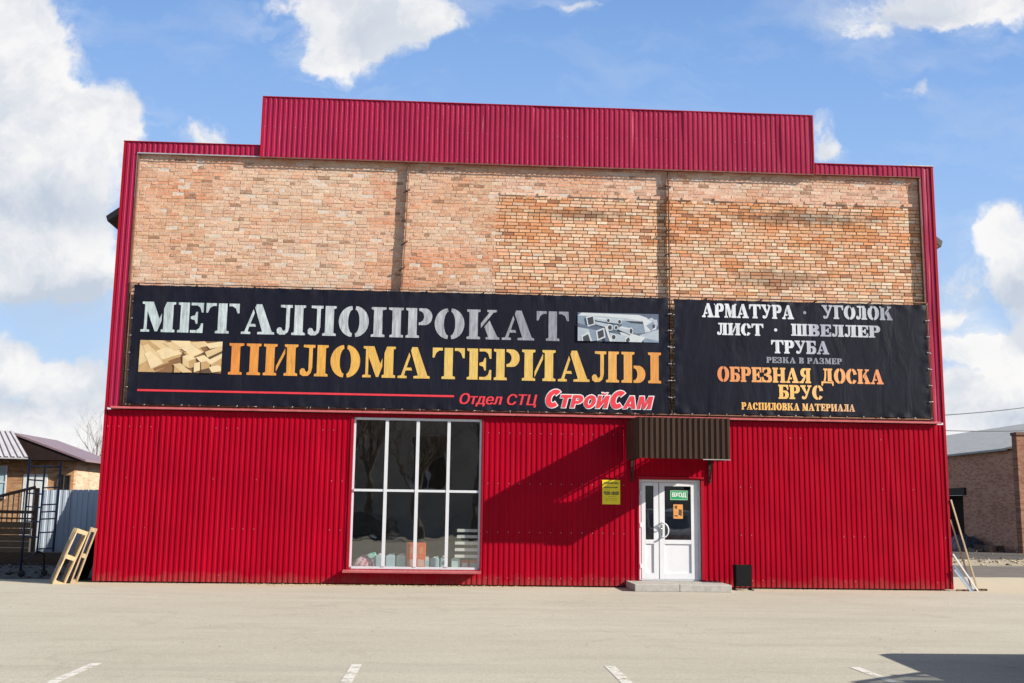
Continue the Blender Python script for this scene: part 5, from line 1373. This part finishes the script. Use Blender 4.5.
# paler air toward the horizon, and thin streaked veil cloud
hzf = maprange(nt, v, .25, 1.0, .92, 0., True)
hcol = mixc(nt, maprange(nt, v, .02, .52), (.56,.76,.99), (.205,.44,.94))
stk = nd(nt, 'ShaderNodeMapping', ins={'Scale': (5., 13., 1.), 'Rotation': (0, 0, .35)}); nt.links.new(wa.outputs[0], stk.inputs[0])
cir = nd(nt, 'ShaderNodeTexNoise', ins={'Scale': 1., 'Detail': 8., 'Roughness': .62}); nt.links.new(stk.outputs[0], cir.inputs['Vector'])
veil = mathn(nt, 'ADD', mathn(nt, 'MULTIPLY', maprange(nt, cir.outputs[0], .48, .78), mathn(nt, 'ADD', .22, mathn(nt, 'MULTIPLY', mathn(nt, 'MINIMUM', msk, 1.), 1.3))), maprange(nt, v, .0, .2, .30, 0.))
# cloud shading: grey undersides, brighter where thick tops face the sun
fsh = nd(nt, 'ShaderNodeVectorMath', operation='ADD'); nt.links.new(wa.outputs[0], fsh.inputs[0]); fsh.inputs[1].default_value = (.030,.045,0)
fbs = nd(nt, 'ShaderNodeTexNoise', ins={'Scale': 7., 'Detail': 9., 'Roughness': .62}); nt.links.new(fsh.outputs[0], fbs.inputs['Vector'])
rel = mathn(nt, 'SUBTRACT', fb2.outputs[0], fbs.outputs[0])
thick = maprange(nt, dens, .6, 1.5)
shd = mathn(nt, 'ADD', mathn(nt, 'MULTIPLY', thick, .16), mathn(nt, 'MULTIPLY', maprange(nt, rel, .09, -.10), .85), clamp=True)
und = None                                                  # grey bases of the thick clouds
for px, py, rx, ry, w in ((70,205,80,22,.75),(30,300,70,18,.7),(95,285,24,12,.25),(30,395,80,12,.4),(330,30,50,20,.28),(1005,290,40,16,.5),(990,420,70,12,.35),(910,12,50,8,.25)):
    cu, cv = px2uv(px, py)
    a_ = mathn(nt, 'DIVIDE', mathn(nt, 'SUBTRACT', uw, cu), rx/f_px); b_ = mathn(nt, 'DIVIDE', mathn(nt, 'SUBTRACT', vw, cv), ry/f_px)
    e_ = mathn(nt, 'MULTIPLY', mathn(nt, 'EXPONENT', mathn(nt, 'MULTIPLY', mathn(nt, 'ADD', mathn(nt, 'MULTIPLY', a_, a_), mathn(nt, 'MULTIPLY', b_, b_)), -.8)), w)
    und = e_ if und is None else mathn(nt, 'ADD', und, e_)
shd = mathn(nt, 'ADD', mathn(nt, 'MULTIPLY', shd, .7), mathn(nt, 'MULTIPLY', und, front_mask), clamp=True)
ccol = mixc(nt, shd, (1.04,1.02,1.0), (.60,.665,.765))
bg1 = nd(nt, 'ShaderNodeBackground', ins={'Strength': .10}); nt.links.new(hsv.outputs[0], bg1.inputs[0])
bgh = nd(nt, 'ShaderNodeBackground', ins={'Strength': CLOUD_S}); nt.links.new(hcol, bgh.inputs[0])
mxh = nt.nodes.new('ShaderNodeMixShader'); nt.links.new(hzf, mxh.inputs[0]); nt.links.new(bg1.outputs[0], mxh.inputs[1]); nt.links.new(bgh.outputs[0], mxh.inputs[2])
bg2 = nd(nt, 'ShaderNodeBackground', ins={'Strength': CLOUD_S}); nt.links.new(ccol, bg2.inputs[0])
mxs = nt.nodes.new('ShaderNodeMixShader')
nt.links.new(mathn(nt, 'MAXIMUM', mathn(nt, 'MULTIPLY', alpha, .96), veil), mxs.inputs[0]); nt.links.new(mxh.outputs[0], mxs.inputs[1]); nt.links.new(bg2.outputs[0], mxs.inputs[2]); nt.links.new(mxs.outputs[0], out.inputs[0])

# ================================================================== RENDER
scene.render.engine = 'CYCLES'
scene.view_settings.view_transform = 'Standard'; scene.view_settings.look = 'None'
scene.view_settings.exposure = EXPOSURE; scene.view_settings.gamma = 1
scene.cycles.use_denoising = True
scene.cycles.max_bounces = 8; scene.cycles.transparent_max_bounces = 16
scene.cycles.caustics_reflective = False; scene.cycles.caustics_refractive = False
